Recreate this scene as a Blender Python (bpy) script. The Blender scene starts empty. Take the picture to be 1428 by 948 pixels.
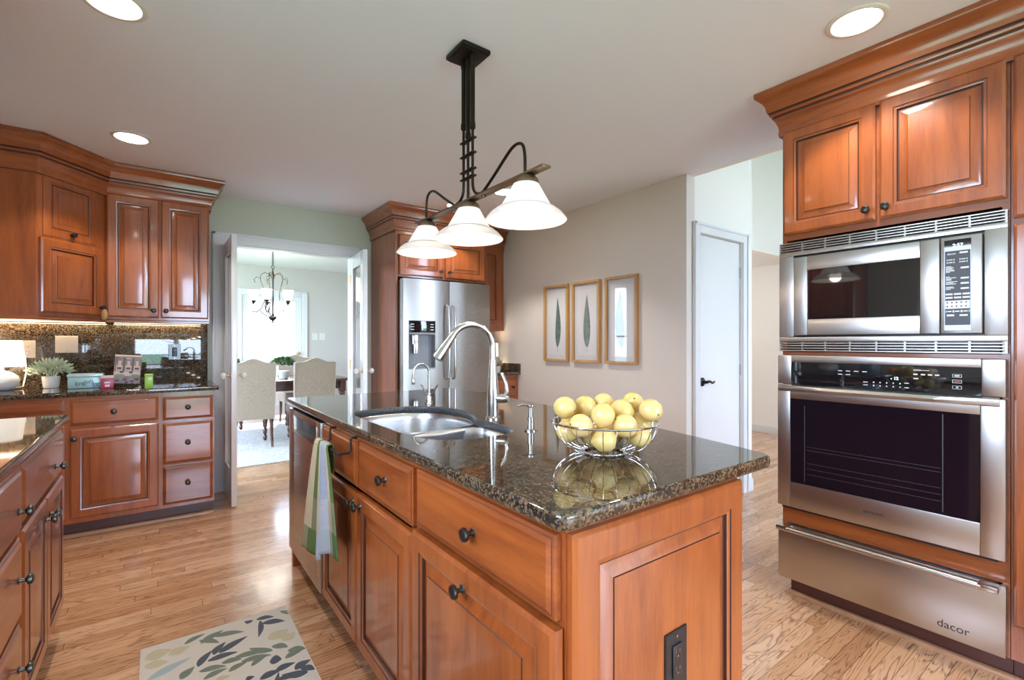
import bpy, bmesh, math, random
from mathutils import Matrix, Vector
S = bpy.context.scene
C = S.collection
PI = math.pi
def R(d): return math.radians(d)

# ------------------------------------------------------------------ camera, world, light
cam = bpy.data.cameras.new('camera')
cam.sensor_width = 36.0; cam.lens = 36.0 * 667.0 / 1428.0
cam.shift_y = 4.0 / 1428.0
cam.clip_start = 0.02; cam.clip_end = 200
co = bpy.data.objects.new('camera', cam); C.objects.link(co)
co.location = (0, 0, 1.215); co.rotation_euler = (PI/2, 0, -R(36.525))
S.camera = co
S.view_settings.view_transform = 'Standard'; S.view_settings.look = 'None'
S.view_settings.gamma = 1.0; S.view_settings.exposure = 1.06; S.view_settings.use_curve_mapping = False
W = bpy.data.worlds.new('world'); S.world = W; W.use_nodes = True
bg = W.node_tree.nodes['Background']; bg.inputs[0].default_value = (.74, .92, 1.22, 1); bg.inputs[1].default_value = 8.0
try:
    S.cycles.max_bounces = 10; S.cycles.diffuse_bounces = 5; S.cycles.glossy_bounces = 5; S.cycles.transmission_bounces = 6
    S.cycles.transparent_max_bounces = 12; S.cycles.caustics_reflective = False; S.cycles.caustics_refractive = False
    S.cycles.sample_clamp_indirect = 6.0; S.cycles.use_denoising = True
except Exception: pass
sun = bpy.data.lights.new('sun', 'SUN'); sun.energy = 7.0; sun.angle = R(1.0); sun.color = (1, .96, .88)
so_ = bpy.data.objects.new('sun', sun); C.objects.link(so_); so_.rotation_euler = (R(-32), 0, R(-14)); so_.location = (2, 12, 12)
K_RECESS, K_PEND, K_UNDER, K_CHAND = 25.0, 1.1, .22, 6.0
def light(name, kind, loc, power, color=(1, .86, .7), rot=(0, 0, 0), parent=None, **k):
    d = bpy.data.lights.new(name, kind); d.energy = power; d.color = color
    for a, v in k.items(): setattr(d, a, v)
    o = bpy.data.objects.new(name, d); C.objects.link(o); o.location = loc; o.rotation_euler = rot
    if parent is not None: o.parent = parent
    return o
def portal(name, loc, rot, sx, sy, power=0, color=(.95, .97, 1)):
    o = light(name, 'AREA', loc, max(power, 1), color, rot, shape='RECTANGLE', size=sx, size_y=sy)
    if not power:
        try: o.data.cycles.is_portal = True
        except Exception: pass
    return o
portal('daylight_portal_garden_door', (1.525, -2.62, 1.1), (PI/2, 0, 0), 2.85, 2.2)
portal('daylight_portal_sink_window', (-.95, .665, 1.6), (0, -PI/2, 0), 1.06, 1.33)
portal('daylight_portal_foyer', (5.35, -2.05, 1.8), (PI/2, 0, 0), 1.7, 3.0)
portal('daylight_portal_dining', (-1.62, 6.6, 1.35), (0, -PI/2, 0), 2.1, 3.2)

# ------------------------------------------------------------------ mesh helpers
class MB:
    def __init__(self, M=None): self.v = []; self.f = []; self.mi = []; self.M = M or Matrix()
    def add(self, vs, fs, mi=0):
        n = len(self.v)
        self.v += [self.M @ Vector(p) for p in vs]
        self.f += [tuple(n + i for i in f) for f in fs]; self.mi += [mi] * len(fs)
    def box(self, x0, x1, y0, y1, z0, z1, bev=0.0, mi=0, seg=2):
        if x0 > x1: x0, x1 = x1, x0
        if y0 > y1: y0, y1 = y1, y0
        if z0 > z1: z0, z1 = z1, z0
        if bev <= 0:
            self.add([(x0,y0,z0),(x1,y0,z0),(x1,y1,z0),(x0,y1,z0),(x0,y0,z1),(x1,y0,z1),(x1,y1,z1),(x0,y1,z1)],
                     [(0,3,2,1),(4,5,6,7),(0,1,5,4),(1,2,6,5),(2,3,7,6),(3,0,4,7)], mi); return
        b = bmesh.new(); bmesh.ops.create_cube(b, size=1)
        for v in b.verts:
            v.co = Vector(((x0+x1)/2 + v.co.x*(x1-x0), (y0+y1)/2 + v.co.y*(y1-y0), (z0+z1)/2 + v.co.z*(z1-z0)))
        bmesh.ops.bevel(b, geom=b.edges[:], offset=min(bev, .49*min(x1-x0, y1-y0, z1-z0)), segments=seg, affect='EDGES', profile=.6)
        self.addbm(b, mi)
    def addbm(self, b, mi=0):
        b.verts.index_update()
        self.add([v.co for v in b.verts], [[v.index for v in f.verts] for f in b.faces], mi); b.free()
    def rings(self, rs, closed=True, cap0=False, cap1=False, mi=0, mis=None):
        n = len(rs[0]); vs = [p for r in rs for p in r]
        m = n if closed else n - 1
        for i in range(len(rs) - 1):
            fs = [(i*n+j, i*n+(j+1) % n, (i+1)*n+(j+1) % n, (i+1)*n+j) for j in range(m)]
            if i == 0: base = len(self.v); self.add(vs, fs, mis[i] if mis else mi)
            else:
                self.f += [tuple(base + q for q in f) for f in fs]; self.mi += [mis[i] if mis else mi] * len(fs)
        if cap0: self.f.append(tuple(base + q for q in range(n))[::-1]); self.mi.append(mi)
        if cap1: self.f.append(tuple(base + (len(rs)-1)*n + q for q in range(n))); self.mi.append(mis[-1] if mis else mi)
    def lathe(self, prof, n=24, c=(0, 0, 0), axis='z', cap0=True, cap1=True, mi=0, sx=1, sy=1):
        rs = []
        for r, h in prof:
            ring = []
            for k in range(n):
                a = 2*PI*k/n; x, y = r*math.cos(a)*sx, r*math.sin(a)*sy
                p = {'z': (x, y, h), 'y': (x, h, -y), '-y': (x, -h, y), 'x': (h, x, y), '-x': (-h, -x, y)}[axis]
                ring.append((c[0]+p[0], c[1]+p[1], c[2]+p[2]))
            rs.append(ring)
        self.rings(rs, True, cap0, cap1, mi)
    def cyl(self, x, y, z0, z1, r, n=16, mi=0): self.lathe([(r, z0), (r, z1)], n, (x, y, 0), mi=mi)
    def tube(self, path, r, n=8, closed=False, mi=0, cap=True):
        P = [Vector(p) for p in path]; m = len(P)
        rr = r if isinstance(r, (list, tuple)) else [r]*m
        T = []
        for i in range(m):
            a = P[(i-1) % m] if (closed or i > 0) else P[i]; b = P[(i+1) % m] if (closed or i < m-1) else P[i]
            T.append((b-a).normalized())
        up = Vector((0, 0, 1)) if abs(T[0].z) < .9 else Vector((1, 0, 0))
        N = (up - T[0]*up.dot(T[0])).normalized(); rs = []
        for i in range(m):
            N = (N - T[i]*N.dot(T[i])).normalized(); B = T[i].cross(N)
            rs.append([P[i] + (N*math.cos(2*PI*k/n) + B*math.sin(2*PI*k/n))*rr[i] for k in range(n)])
        if closed: rs.append(rs[0])
        self.rings(rs, True, cap and not closed, cap and not closed, mi)
    def prism(self, pts, z0, z1, mi=0):
        n = len(pts)
        self.add([(x, y, z0) for x, y in pts] + [(x, y, z1) for x, y in pts],
                 [tuple(range(n))[::-1], tuple(range(n, 2*n))] + [(i, (i+1) % n, n+(i+1) % n, n+i) for i in range(n)], mi)
    def ellipsoid(self, c, rx, ry, rz, n=16, m=10, mi=0):
        self.lathe([(max(1e-4, math.sin(PI*i/m)), -math.cos(PI*i/m)*rz) for i in range(m+1)], n, c, mi=mi, sx=rx, sy=ry, cap0=False, cap1=False)
    def sweep(self, path, prof, side=1, mi=0, dark=()):
        """profile (out, z) swept along a plan path; out = left of travel * side"""
        n = len(path); nr = []
        for i in range(n-1):
            dx, dy = path[i+1][0]-path[i][0], path[i+1][1]-path[i][1]; l = math.hypot(dx, dy)
            nr.append((-dy/l*side, dx/l*side))
        rs = []
        for i in range(n):
            a = nr[max(i-1, 0)]; b = nr[min(i, n-2)]
            k = 1 + a[0]*b[0] + a[1]*b[1]
            ox, oy = (a[0]+b[0])/k, (a[1]+b[1])/k
            rs.append([(path[i][0]+ox*d, path[i][1]+oy*d, z) for d, z in prof])
        f0 = len(self.f); m = len(prof)
        self.rings(rs, True, True, True, mi)
        for q in range(f0, f0 + m*(n-1)):
            if (q-f0) % m in dark: self.mi[q] = 1
    def panel(self, x0, x1, z0, z1, t=.022, fw=.06, y=0.0, kind='raised'):
        """door or drawer front, back at y, face at y - t; mi 1 = glaze in the grooves"""
        if kind == 'raised':
            q = min(1.0, t/.02)
            pr = [(0, 0, 0), (0, -t+.007*q, 0), (.0015, -t+.0055*q, 0), (.007, -t+.001, 0), (.009, -t, 0), (fw-.013, -t, 0), (fw-.0115, -t+.003*q, 1), (fw-.009, -t+.0035*q, 0),
                  (fw-.002, -t+.0055*q, 0), (fw, -t+.012*q, 1), (fw+.005, -t+.013*q, 1), (fw+.008, -t+.0125*q, 0), (fw+.033, -t+.0045*q, 0), (fw+.0345, -t+.002*q, 1), (fw+.036, -t+.0018*q, 0)]
        elif kind == 'drawer':
            pr = [(0, 0, 0), (0, -t+.009, 0), (.002, -t+.0075, 0), (.007, -t+.006, 0), (.0085, -t+.0055, 1), (.010, -t+.005, 0), (.016, -t+.0008, 0), (.018, -t, 0)]
        else:
            pr = [(0, 0, 0), (0, -t+.002, 0), (.002, -t, 0)]
        rs = [[(x0+i, y+d, z0+i), (x1-i, y+d, z0+i), (x1-i, y+d, z1-i), (x0+i, y+d, z1-i)] for i, d, _ in pr]
        self.rings(rs, True, True, True, 0, [q[2] for q in pr[1:]])
        self.mi[-1] = 0
    def build(self, name, mats, parent=None, origin=None, smooth=38, link=True):
        me = bpy.data.meshes.new(name)
        off = Vector(origin) if origin is not None else Vector((0, 0, 0))
        me.from_pydata([tuple(v - off) for v in self.v], [], self.f)
        if not isinstance(mats, (list, tuple)): mats = [mats]
        for m in mats: me.materials.append(m)
        if len(mats) > 1: me.polygons.foreach_set('material_index', self.mi)
        b = bmesh.new(); b.from_mesh(me); bmesh.ops.recalc_face_normals(b, faces=b.faces[:]); b.to_mesh(me); b.free()
        if smooth:
            me.polygons.foreach_set('use_smooth', [True]*len(me.polygons))
            try: me.set_sharp_from_angle(angle=R(smooth))
            except Exception: pass
        me.update()
        o = bpy.data.objects.new(name, me); C.objects.link(o)
        if origin is not None: o.location = origin
        if parent is not None: o.parent = parent
        return o
def tag(o, label=None, cat=None, group=None, kind=None):
    for k, v in (('label', label), ('category', cat), ('group', group), ('kind', kind)):
        if v: o[k] = v
    return o
def thing(name, label, cat, loc=(0, 0, 0), rz=0, group=None):
    o = bpy.data.objects.new(name, None); C.objects.link(o); o.empty_display_size = .05
    o.location = loc; o.rotation_euler = (0, 0, R(rz))
    return tag(o, label, cat, group)
def struct(name, mb, m, parent=None, **k):
    o = mb.build(name, m, parent, **k)
    if parent is None: o['kind'] = 'structure'
    return o
def box1(name, m, parent, *a, **k):
    b = MB(); b.box(*a, **k); return b.build(name, m, parent)
def copy_tree(o, parent=None):
    c = o.copy(); C.objects.link(c)
    if parent is not None: c.parent = parent
    for ch in o.children: copy_tree(ch, c)
    return c
def text(name, body, size, m, parent, M, ext=.0004, align='CENTER'):
    cu = bpy.data.curves.new(name, 'FONT'); cu.body = body; cu.size = size; cu.extrude = ext
    cu.align_x = align; cu.align_y = 'CENTER'; cu.materials.append(m)
    t = bpy.data.objects.new(name, cu); C.objects.link(t)
    me = bpy.data.meshes.new_from_object(t.evaluated_get(bpy.context.evaluated_depsgraph_get()))
    bpy.data.objects.remove(t); bpy.data.curves.remove(cu); me.name = name
    if not me.materials: me.materials.append(m)
    o = bpy.data.objects.new(name, me); C.objects.link(o); o.parent = parent; o.matrix_local = M
    return o
FRONT = Matrix.Rotation(PI/2, 4, 'X')              # text standing up, facing local -y

def spline(p, n=5):
    p = [Vector(q) for q in p]; out = []
    for i in range(len(p)-1):
        a, b_, c_, d_ = p[max(i-1, 0)], p[i], p[i+1], p[min(i+2, len(p)-1)]
        for k in range(n):
            t = k/n; out.append(.5*(2*b_ + (c_-a)*t + (2*a-5*b_+4*c_-d_)*t*t + (3*b_-a-3*c_+d_)*t**3))
    return out + [p[-1]]

# ------------------------------------------------------------------ materials
def mat(name, col=(.8, .8, .8), rough=.5, metal=0.0, coat=0.0, spec=None, emis=None, es=0.0, ior=None, alpha=None):
    m = bpy.data.materials.new(name); m.use_nodes = True
    p = m.node_tree.nodes['Principled BSDF']
    p.inputs['Base Color'].default_value = (*col, 1); p.inputs['Roughness'].default_value = rough; p.inputs['Metallic'].default_value = metal
    p.inputs['Coat Weight'].default_value = coat; p.inputs['Coat Roughness'].default_value = .1; p.inputs['Coat IOR'].default_value = 1.6
    if spec is not None: p.inputs['Specular IOR Level'].default_value = spec
    if ior: p.inputs['IOR'].default_value = ior
    if emis: p.inputs['Emission Color'].default_value = (*emis, 1); p.inputs['Emission Strength'].default_value = es
    return m
class NT:
    def __init__(self, m): self.m = m; self.t = m.node_tree; self.p = self.t.nodes['Principled BSDF']
    def n(self, ty, **k):
        nd = self.t.nodes.new(ty)
        ins = k.pop('ins', {})
        for a, v in k.items(): setattr(nd, a, v)
        for i, v in ins.items():
            if hasattr(v, 'is_linked') or hasattr(v, 'links'): self.t.links.new(v, nd.inputs[i])
            else: nd.inputs[i].default_value = v
        return nd
    def l(self, a, b): self.t.links.new(a, b)
    def coord(self, scale=(1, 1, 1), kind='Object'):
        tc = self.n('ShaderNodeTexCoord'); mp = self.n('ShaderNodeMapping', ins={0: tc.outputs[kind], 'Scale': scale}); return mp.outputs[0]
    def rnd(self):
        oi = self.n('ShaderNodeObjectInfo'); return self.n('ShaderNodeMath', operation='MULTIPLY', ins={0: oi.outputs['Random'], 1: 37.0}).outputs[0]
    def noise(self, vec, scale, detail=3, rough=.5, dist=0.0, w=None):
        k = {'Scale': scale, 'Detail': detail, 'Roughness': rough, 'Distortion': dist, 'Vector': vec}
        nd = self.n('ShaderNodeTexNoise', noise_dimensions='4D' if w is not None else '3D')
        for a, v in k.items():
            if hasattr(v, 'links'): self.l(v, nd.inputs[a])
            else: nd.inputs[a].default_value = v
        if w is not None: self.l(w, nd.inputs['W'])
        return nd.outputs[0]
    def ramp(self, fac, stops, interp='LINEAR'):
        r = self.n('ShaderNodeValToRGB', ins={0: fac}); r.color_ramp.interpolation = interp
        e = r.color_ramp.elements
        while len(e) < len(stops): e.new(.5)
        for q, (p, c) in zip(e, stops): q.position = p; q.color = (*c, 1) if len(c) == 3 else c
        return r.outputs[0]
    def mix(self, fac, a, b, mode='MIX'):
        nd = self.n('ShaderNodeMix', data_type='RGBA', blend_type=mode)
        for i, v in ((0, fac), (6, a), (7, b)):
            if hasattr(v, 'links'): self.l(v, nd.inputs[i])
            else: nd.inputs[i].default_value = v if not isinstance(v, tuple) else ((*v, 1) if len(v) == 3 else v)
        return nd.outputs[2]
    def math(self, op, a, b=0.0, c=0.0): return self.n('ShaderNodeMath', operation=op, ins={0: a, 1: b, 2: c}).outputs[0]
    def bump(self, h, strength=.2, dist=.002): self.l(self.n('ShaderNodeBump', ins={'Strength': strength, 'Distance': dist, 'Height': h}).outputs[0], self.p.inputs['Normal'])
    def base(self, c): self.l(c, self.p.inputs['Base Color'])
def wood(name, light_c, dark_c, grain='z', rough=.34, coat=.75, fig=1.0):
    m = mat(name, light_c, rough, coat=coat); t = NT(m)
    st = {'z': (9, 9, .9), 'x': (.9, 9, 9), 'y': (9, .9, 9)}[grain]
    v = t.coord(st); w = t.rnd()
    a = t.noise(v, 1.5*fig, 4, .55, 1.2, w); b = t.noise(v, 14, 3, .6, .3, w)
    big = t.noise(t.coord((1.2, 1.2, 1.2)), 1.3, 1, .5, 0, w)
    f = t.math('ADD', t.math('MULTIPLY', a, .6), t.math('ADD', t.math('MULTIPLY', b, .25), t.math('MULTIPLY', big, .25)))
    t.base(t.ramp(f, [(.36, dark_c), (.62, light_c), (.8, tuple(min(1, q*1.18) for q in light_c))]))
    t.bump(b, .05, .001)
    return m
CH_L, CH_D = (.35, .088, .017), (.17, .034, .007)
cherry = wood('cherry_wood', CH_L, CH_D, 'z')
cherry_h = wood('cherry_wood_horizontal', CH_L, CH_D, 'x')
cherry_y = wood('cherry_wood_side_grain', CH_L, CH_D, 'y')
glaze = mat('dark_glaze', (.06, .016, .008), .4)
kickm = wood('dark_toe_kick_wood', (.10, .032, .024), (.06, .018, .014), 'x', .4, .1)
darkwood = wood('dark_mahogany', (.10, .03, .018), (.045, .013, .008), 'x', .25, .4)
darkwood_z = wood('dark_mahogany_legs', (.10, .03, .018), (.045, .013, .008), 'z', .25, .4)
oak = wood('pale_oak', (.58, .33, .13), (.42, .22, .08), 'z', .45, .1)
shoe_m = wood('oak_shoe_moulding', (.45, .24, .13), (.3, .15, .08), 'x', .4, .2)
pewter = mat('dark_pewter', (.065, .06, .055), .28, .85)
bronze = mat('oil_rubbed_bronze', (.028, .022, .017), .38, .8)
bronze_l = mat('burnished_bronze', (.22, .16, .10), .35, .9)
chrome = mat('brushed_nickel', (.52, .51, .49), .22, 1)
chrome_b = mat('bright_chrome', (.75, .75, .75), .07, 1)
brass = mat('brass', (.6, .42, .18), .3, 1)
black_iron = mat('black_iron', (.02, .02, .022), .4, .6)
white_paint = mat('white_gloss_paint', (.78, .79, .80), .22, coat=.3)
white_trim = mat('white_trim_paint', (.74, .75, .76), .35)
black_pl = mat('black_plastic', (.012, .012, .014), .35)
black_gl = mat('black_glass', (.006, .006, .008), .03, ior=1.75)
grey_pl = mat('grey_plastic', (.22, .23, .25), .4)
white_pl = mat('white_plastic', (.75, .74, .7), .35)
beige_pl = mat('beige_plastic', (.62, .52, .4), .4)
ceram = mat('white_ceramic', (.72, .71, .69), .3, coat=.4)
terracotta = mat('terracotta', (.45, .17, .08), .7)
print_w = mat('panel_print_white', (.72, .74, .76), .5)
print_r = mat('panel_print_red', (.55, .05, .05), .5)
ink = mat('dark_ink', (.02, .02, .025), .5)
lit_digit = mat('lit_digits', (.3, .6, .9), .4, emis=(.45, .75, 1), es=2.5)
def steel(name, col, axis, r0=.2, r1=.32):
    m = mat(name, col, .25, 1); t = NT(m)
    sc = {'x': (1, 200, 900), 'z': (900, 200, 1), 'y': (200, 1, 900)}[axis]
    nz = t.noise(t.coord(sc), 3, 4, .6)
    t.l(t.n('ShaderNodeMapRange', ins={0: nz, 3: r0, 4: r1}).outputs[0], t.p.inputs['Roughness'])
    t.p.inputs['Anisotropic'].default_value = .35
    return m
steel_h = steel('brushed_steel', (.50, .48, .455), 'x', .25, .33)
steel_f = steel('refrigerator_steel', (.36, .335, .31), 'x', .24, .32)
steel_d = steel('dark_brushed_steel', (.54, .52, .50), 'x', .22, .34)
steel_s = steel('satin_sink_steel', (.54, .535, .53), 'y', .2, .3)
def paint(name, col, rough=.6):
    m = mat(name, col, rough); t = NT(m)
    nz = t.noise(t.coord((1, 1, 1)), 180, 2); t.bump(nz, .04, .001); return m
wall_beige = paint('warm_beige_paint', (.70, .645, .58))
wall_lawn_tint = paint('beige_paint_lawn_tint', (.56, .575, .49))  # beige wall, with green daylight off the lawn mixed into its colour
wall_foyer = paint('foyer_off_white_paint', (.86, .83, .78))
wall_dining = paint('dining_greige_paint', (.60, .575, .54))
ceil_m = paint('ceiling_paint', (.83, .88, 1.0), .8)
ceil_w = paint('white_ceiling_paint', (.8, .8, .8), .75)
def granite():
    m = mat('dark_flecked_granite', (.02, .018, .015), .035, spec=.75); t = NT(m)
    v = t.coord((1, 1, 1))
    dv = t.n('ShaderNodeTexVoronoi', ins={'Vector': v, 'Scale': 210.0, 'Randomness': 1.0})
    sp = t.n('ShaderNodeSeparateColor', ins={0: dv.outputs['Color']})
    patch = t.noise(v, 16, 4, .65, .6)
    f = t.math('ADD', t.math('MULTIPLY', sp.outputs[0], .62), t.math('MULTIPLY', patch, .5))
    c1 = t.ramp(f, [(0, (.010, .010, .009)), (.45, (.014, .012, .010)), (.57, (.06, .036, .019)), (.69, (.14, .08, .038)), (.84, (.175, .125, .072)), (.94, (.08, .095, .085))])
    f2 = t.noise(v, 260, 2, .6)
    c2 = t.mix(t.ramp(f2, [(.60, (0, 0, 0)), (.74, (1, 1, 1))]), c1, (.18, .135, .088))
    hue = t.noise(v, 5, 2)
    c3 = t.mix(t.ramp(hue, [(.45, (0, 0, 0)), (.62, (.55, .55, .55))]), c2, t.mix(.5, c2, (.02, .035, .032)))
    t.base(c3); return m
gran = granite()
def granite_edge():
    m = mat('honed_granite_cut_edge', (.05, .055, .06), .35); t = NT(m)
    nz = t.noise(t.coord((1, 1, 1)), 220, 2, .7)
    t.base(t.ramp(nz, [(.38, (.012, .013, .015)), (.55, (.06, .065, .07)), (.7, (.2, .21, .22))])); return m
gran_e = granite_edge()
def floor_mat():
    m = mat('oak_strip_floor', (.5, .25, .1), .2, coat=.45); t = NT(m)
    tc = t.n('ShaderNodeTexCoord'); s = t.n('ShaderNodeSeparateXYZ', ins={0: tc.outputs['Object']})
    x, y = s.outputs[0], s.outputs[1]
    yr = t.math('DIVIDE', y, .0572); row = t.math('FLOOR', yr); fy = t.math('FRACT', yr)
    wr = t.n('ShaderNodeTexWhiteNoise', noise_dimensions='1D', ins={'W': row}).outputs[0]
    xr = t.math('ADD', t.math('DIVIDE', x, .95), t.math('MULTIPLY', wr, 17.3)); col = t.math('FLOOR', xr); fx = t.math('FRACT', xr)
    pid = t.n('ShaderNodeCombineXYZ', ins={0: row, 1: col}).outputs[0]
    wn = t.n('ShaderNodeTexWhiteNoise', noise_dimensions='2D', ins={'Vector': pid}); r1 = wn.outputs[0]
    gv = t.n('ShaderNodeCombineXYZ', ins={0: t.math('MULTIPLY', x, 1.5), 1: t.math('MULTIPLY', y, 12.0), 2: t.math('MULTIPLY', r1, 40.0)}).outputs[0]
    big = t.noise(gv, 1.0, 2, .5, 1.1)
    wav = t.math('FRACT', t.math('MULTIPLY', big, 13.0))
    tri = t.math('ABSOLUTE', t.math('SUBTRACT', t.math('MULTIPLY', wav, 2.0), 1.0))
    pv = t.n('ShaderNodeCombineXYZ', ins={0: t.math('MULTIPLY', x, 12.0), 1: t.math('MULTIPLY', y, 260.0), 2: t.math('MULTIPLY', r1, 40.0)}).outputs[0]
    pore = t.noise(pv, 1.0, 3, .6)
    base = t.ramp(r1, [(0, (.48, .23, .11)), (.35, (.63, .33, .165)), (.7, (.69, .385, .21)), (1, (.77, .46, .275))])
    line = t.math('MULTIPLY', t.ramp(tri, [(.55, (0, 0, 0)), (.95, (1, 1, 1))]), t.ramp(pore, [(.38, (.15, .15, .15)), (.6, (1, 1, 1))]))
    c = t.mix(t.math('MULTIPLY', line, .85), base, (.16, .058, .030))
    c = t.mix(t.math('MULTIPLY', t.ramp(pore, [(.52, (0, 0, 0)), (.72, (1, 1, 1))]), .35), c, (.30, .13, .06))
    gy = t.math('LESS_THAN', t.math('MINIMUM', fy, t.math('SUBTRACT', 1.0, fy)), .018)
    gx = t.math('LESS_THAN', t.math('MINIMUM', fx, t.math('SUBTRACT', 1.0, fx)), .0012)
    gap = t.math('MAXIMUM', gy, gx)
    t.base(t.mix(t.math('MULTIPLY', gap, .75), c, (.05, .02, .008)))
    t.l(t.n('ShaderNodeMapRange', ins={0: pore, 3: .16, 4: .30}).outputs[0], t.p.inputs['Roughness'])
    t.bump(t.math('SUBTRACT', t.math('MULTIPLY', pore, .25), gap), .12, .001)
    return m
floor_m = floor_mat()
def fabric(name, c1, c2, sc=(120, 120, 120), rough=.9, scale=3):
    m = mat(name, c1, rough); t = NT(m); nz = t.noise(t.coord(sc), scale, 3, .6)
    t.base(t.ramp(nz, [(.35, c2), (.65, c1)])); t.bump(nz, .3, .002)
    t.p.inputs['Sheen Weight'].default_value = .2; return m
linen = fabric('beige_linen', (.47, .38, .30), (.33, .26, .205), (40, 40, 300), .9, 1)
pile = {'c': fabric('cream_pile', (.82, .76, .67), (.62, .56, .48)), 'n': fabric('slate_blue_pile', (.085, .105, .135), (.045, .055, .075)),
        'g': fabric('sage_green_pile', (.22, .255, .19), (.13, .16, .12)), 'b': fabric('pale_blue_pile', (.42, .5, .52), (.33, .4, .43)),
        'y': fabric('pale_yellow_pile', (.62, .55, .36), (.5, .44, .28))}
rug_w = fabric('ivory_shag', (.72, .70, .66), (.42, .41, .39), (14, 14, 14), .95, 3)
def leaf_mat(name, c1, c2, rough=.5):
    m = mat(name, c1, rough); t = NT(m); t.base(t.ramp(t.noise(t.coord((30, 30, 30)), 1, 2), [(.35, c2), (.65, c1)])); return m
leaf_sage = leaf_mat('pale_sage_leaves', (.62, .70, .52), (.40, .50, .36))
leaf_green = leaf_mat('deep_green_leaves', (.09, .22, .05), (.03, .09, .02))
leaf_tree = leaf_mat('tree_leaves', (.16, .3, .08), (.07, .14, .04))
bark = leaf_mat('grey_bark', (.3, .27, .24), (.16, .14, .12), .9)
lawn_m = leaf_mat('lawn_grass', (.17, .30, .20), (.10, .20, .12), .9)
def lemon_mat():
    m = mat('lemon_skin', (.72, .56, .12), .38, coat=.2); t = NT(m); w = t.rnd()
    nz = t.noise(t.coord((1, 1, 1)), 260, 2); a = t.noise(t.coord((1, 1, 1)), 14, 2, .5, 0, w)
    t.base(t.ramp(a, [(.32, (.64, .50, .14)), (.5, (.76, .54, .19)), (.68, (.78, .52, .24))])); t.bump(nz, .12, .001)
    t.p.inputs['Subsurface Weight'].default_value = .15; t.p.inputs['Subsurface Radius'].default_value = (.02, .012, .004); t.p.inputs['Subsurface Scale'].default_value = .3
    return m
lemon_m = lemon_mat()
stem_m = mat('lemon_stem', (.16, .14, .05), .7)
orange_m = mat('orange_peel', (.75, .3, .03), .45)
def thin_glass(name, tint=(1, 1, 1), refl=.03):
    m = bpy.data.materials.new(name); m.use_nodes = True; nt = m.node_tree
    for n in list(nt.nodes):
        if n.type == 'BSDF_PRINCIPLED': nt.nodes.remove(n)
    out = [n for n in nt.nodes if n.type == 'OUTPUT_MATERIAL'][0]
    tr = nt.nodes.new('ShaderNodeBsdfTransparent'); tr.inputs[0].default_value = (*tint, 1)
    gl = nt.nodes.new('ShaderNodeBsdfGlossy'); gl.inputs['Roughness'].default_value = .02
    lw = nt.nodes.new('ShaderNodeLayerWeight'); lw.inputs[0].default_value = .5
    pw = nt.nodes.new('ShaderNodeMath'); pw.operation = 'POWER'; pw.inputs[1].default_value = 4.0; nt.links.new(lw.outputs['Facing'], pw.inputs[0])
    fr = nt.nodes.new('ShaderNodeMath'); fr.operation = 'MULTIPLY_ADD'; fr.inputs[1].default_value = .9; fr.inputs[2].default_value = refl; nt.links.new(pw.outputs[0], fr.inputs[0])
    mx = nt.nodes.new('ShaderNodeMixShader')
    nt.links.new(fr.outputs[0], mx.inputs[0]); nt.links.new(tr.outputs[0], mx.inputs[1]); nt.links.new(gl.outputs[0], mx.inputs[2]); nt.links.new(mx.outputs[0], out.inputs[0])
    return m
clear_glass = thin_glass('clear_glass')
def lamp_mat(name, col, es, base=(.85, .83, .8)): return mat(name, base, .35, emis=col, es=es)
shade_m = lamp_mat('lit_frosted_glass', (1, .92, .80), .34, (.6, .58, .55))
brim_m = lamp_mat('frosted_glass_brim', (1, .92, .84), .14, (.58, .55, .53)); brim_m.node_tree.nodes['Principled BSDF'].inputs['Alpha'].default_value = .76
ring_m = mat('shade_ring_glass', (.42, .40, .38), .4)
bulb_m = lamp_mat('lit_bulb', (1, .88, .7), 5)
can_m = lamp_mat('lit_downlight_lens', (1, .93, .82), 9)
linen_shade = lamp_mat('lit_lamp_shade', (1, .88, .70), .5)
chand_shade = lamp_mat('lit_chandelier_glass', (1, .95, .86), 2.0)
under_m = lamp_mat('lit_under_cabinet_strip', (1, .87, .66), 1.6)
def towel_mat():
    m = mat('striped_dish_towel', (.6, .5, .3), .9); t = NT(m)
    tc = t.n('ShaderNodeTexCoord'); s = t.n('ShaderNodeSeparateXYZ', ins={0: tc.outputs['UV']})
    u, v = s.outputs[0], s.outputs[1]
    be, gr, bl, dk = (.52, .44, .28), (.085, .145, .035), (.33, .39, .46), (.27, .26, .16)
    a = t.ramp(u, [(0, be), (.29, gr), (.43, be), (.49, bl), (.80, be), (.90, gr)], 'CONSTANT')
    b = t.ramp(u, [(0, dk), (.20, gr), (.46, (.42, .48, .54)), (.62, (.36, .42, .46)), (.80, dk), (.88, (.06, .13, .04))], 'CONSTANT')
    c = t.mix(t.math('GREATER_THAN', v, .78), a, b)
    c = t.mix(t.math('MULTIPLY', t.math('MULTIPLY', t.math('GREATER_THAN', v, .5), t.math('LESS_THAN', v, .78)), .5), c, t.ramp(u, [(0, be), (.29, dk), (.43, be), (.49, (.5, .5, .52)), (.80, dk)], 'CONSTANT'))
    sk = t.noise(t.coord((26, 26, 26)), 1, 3, .6, 2.5)
    skm = t.math('MULTIPLY', t.math('MULTIPLY', t.ramp(sk, [(.49, (0, 0, 0)), (.505, (1, 1, 1)), (.52, (0, 0, 0))]), t.math('LESS_THAN', v, .75)), t.math('GREATER_THAN', v, .15))
    c = t.mix(t.math('MULTIPLY', skm, .6), c, (.12, .07, .04))
    wv = t.noise(t.coord((400, 400, 400)), 1, 1); t.bump(wv, .3, .001)
    t.base(c); return m
towel_m = towel_mat()

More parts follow.
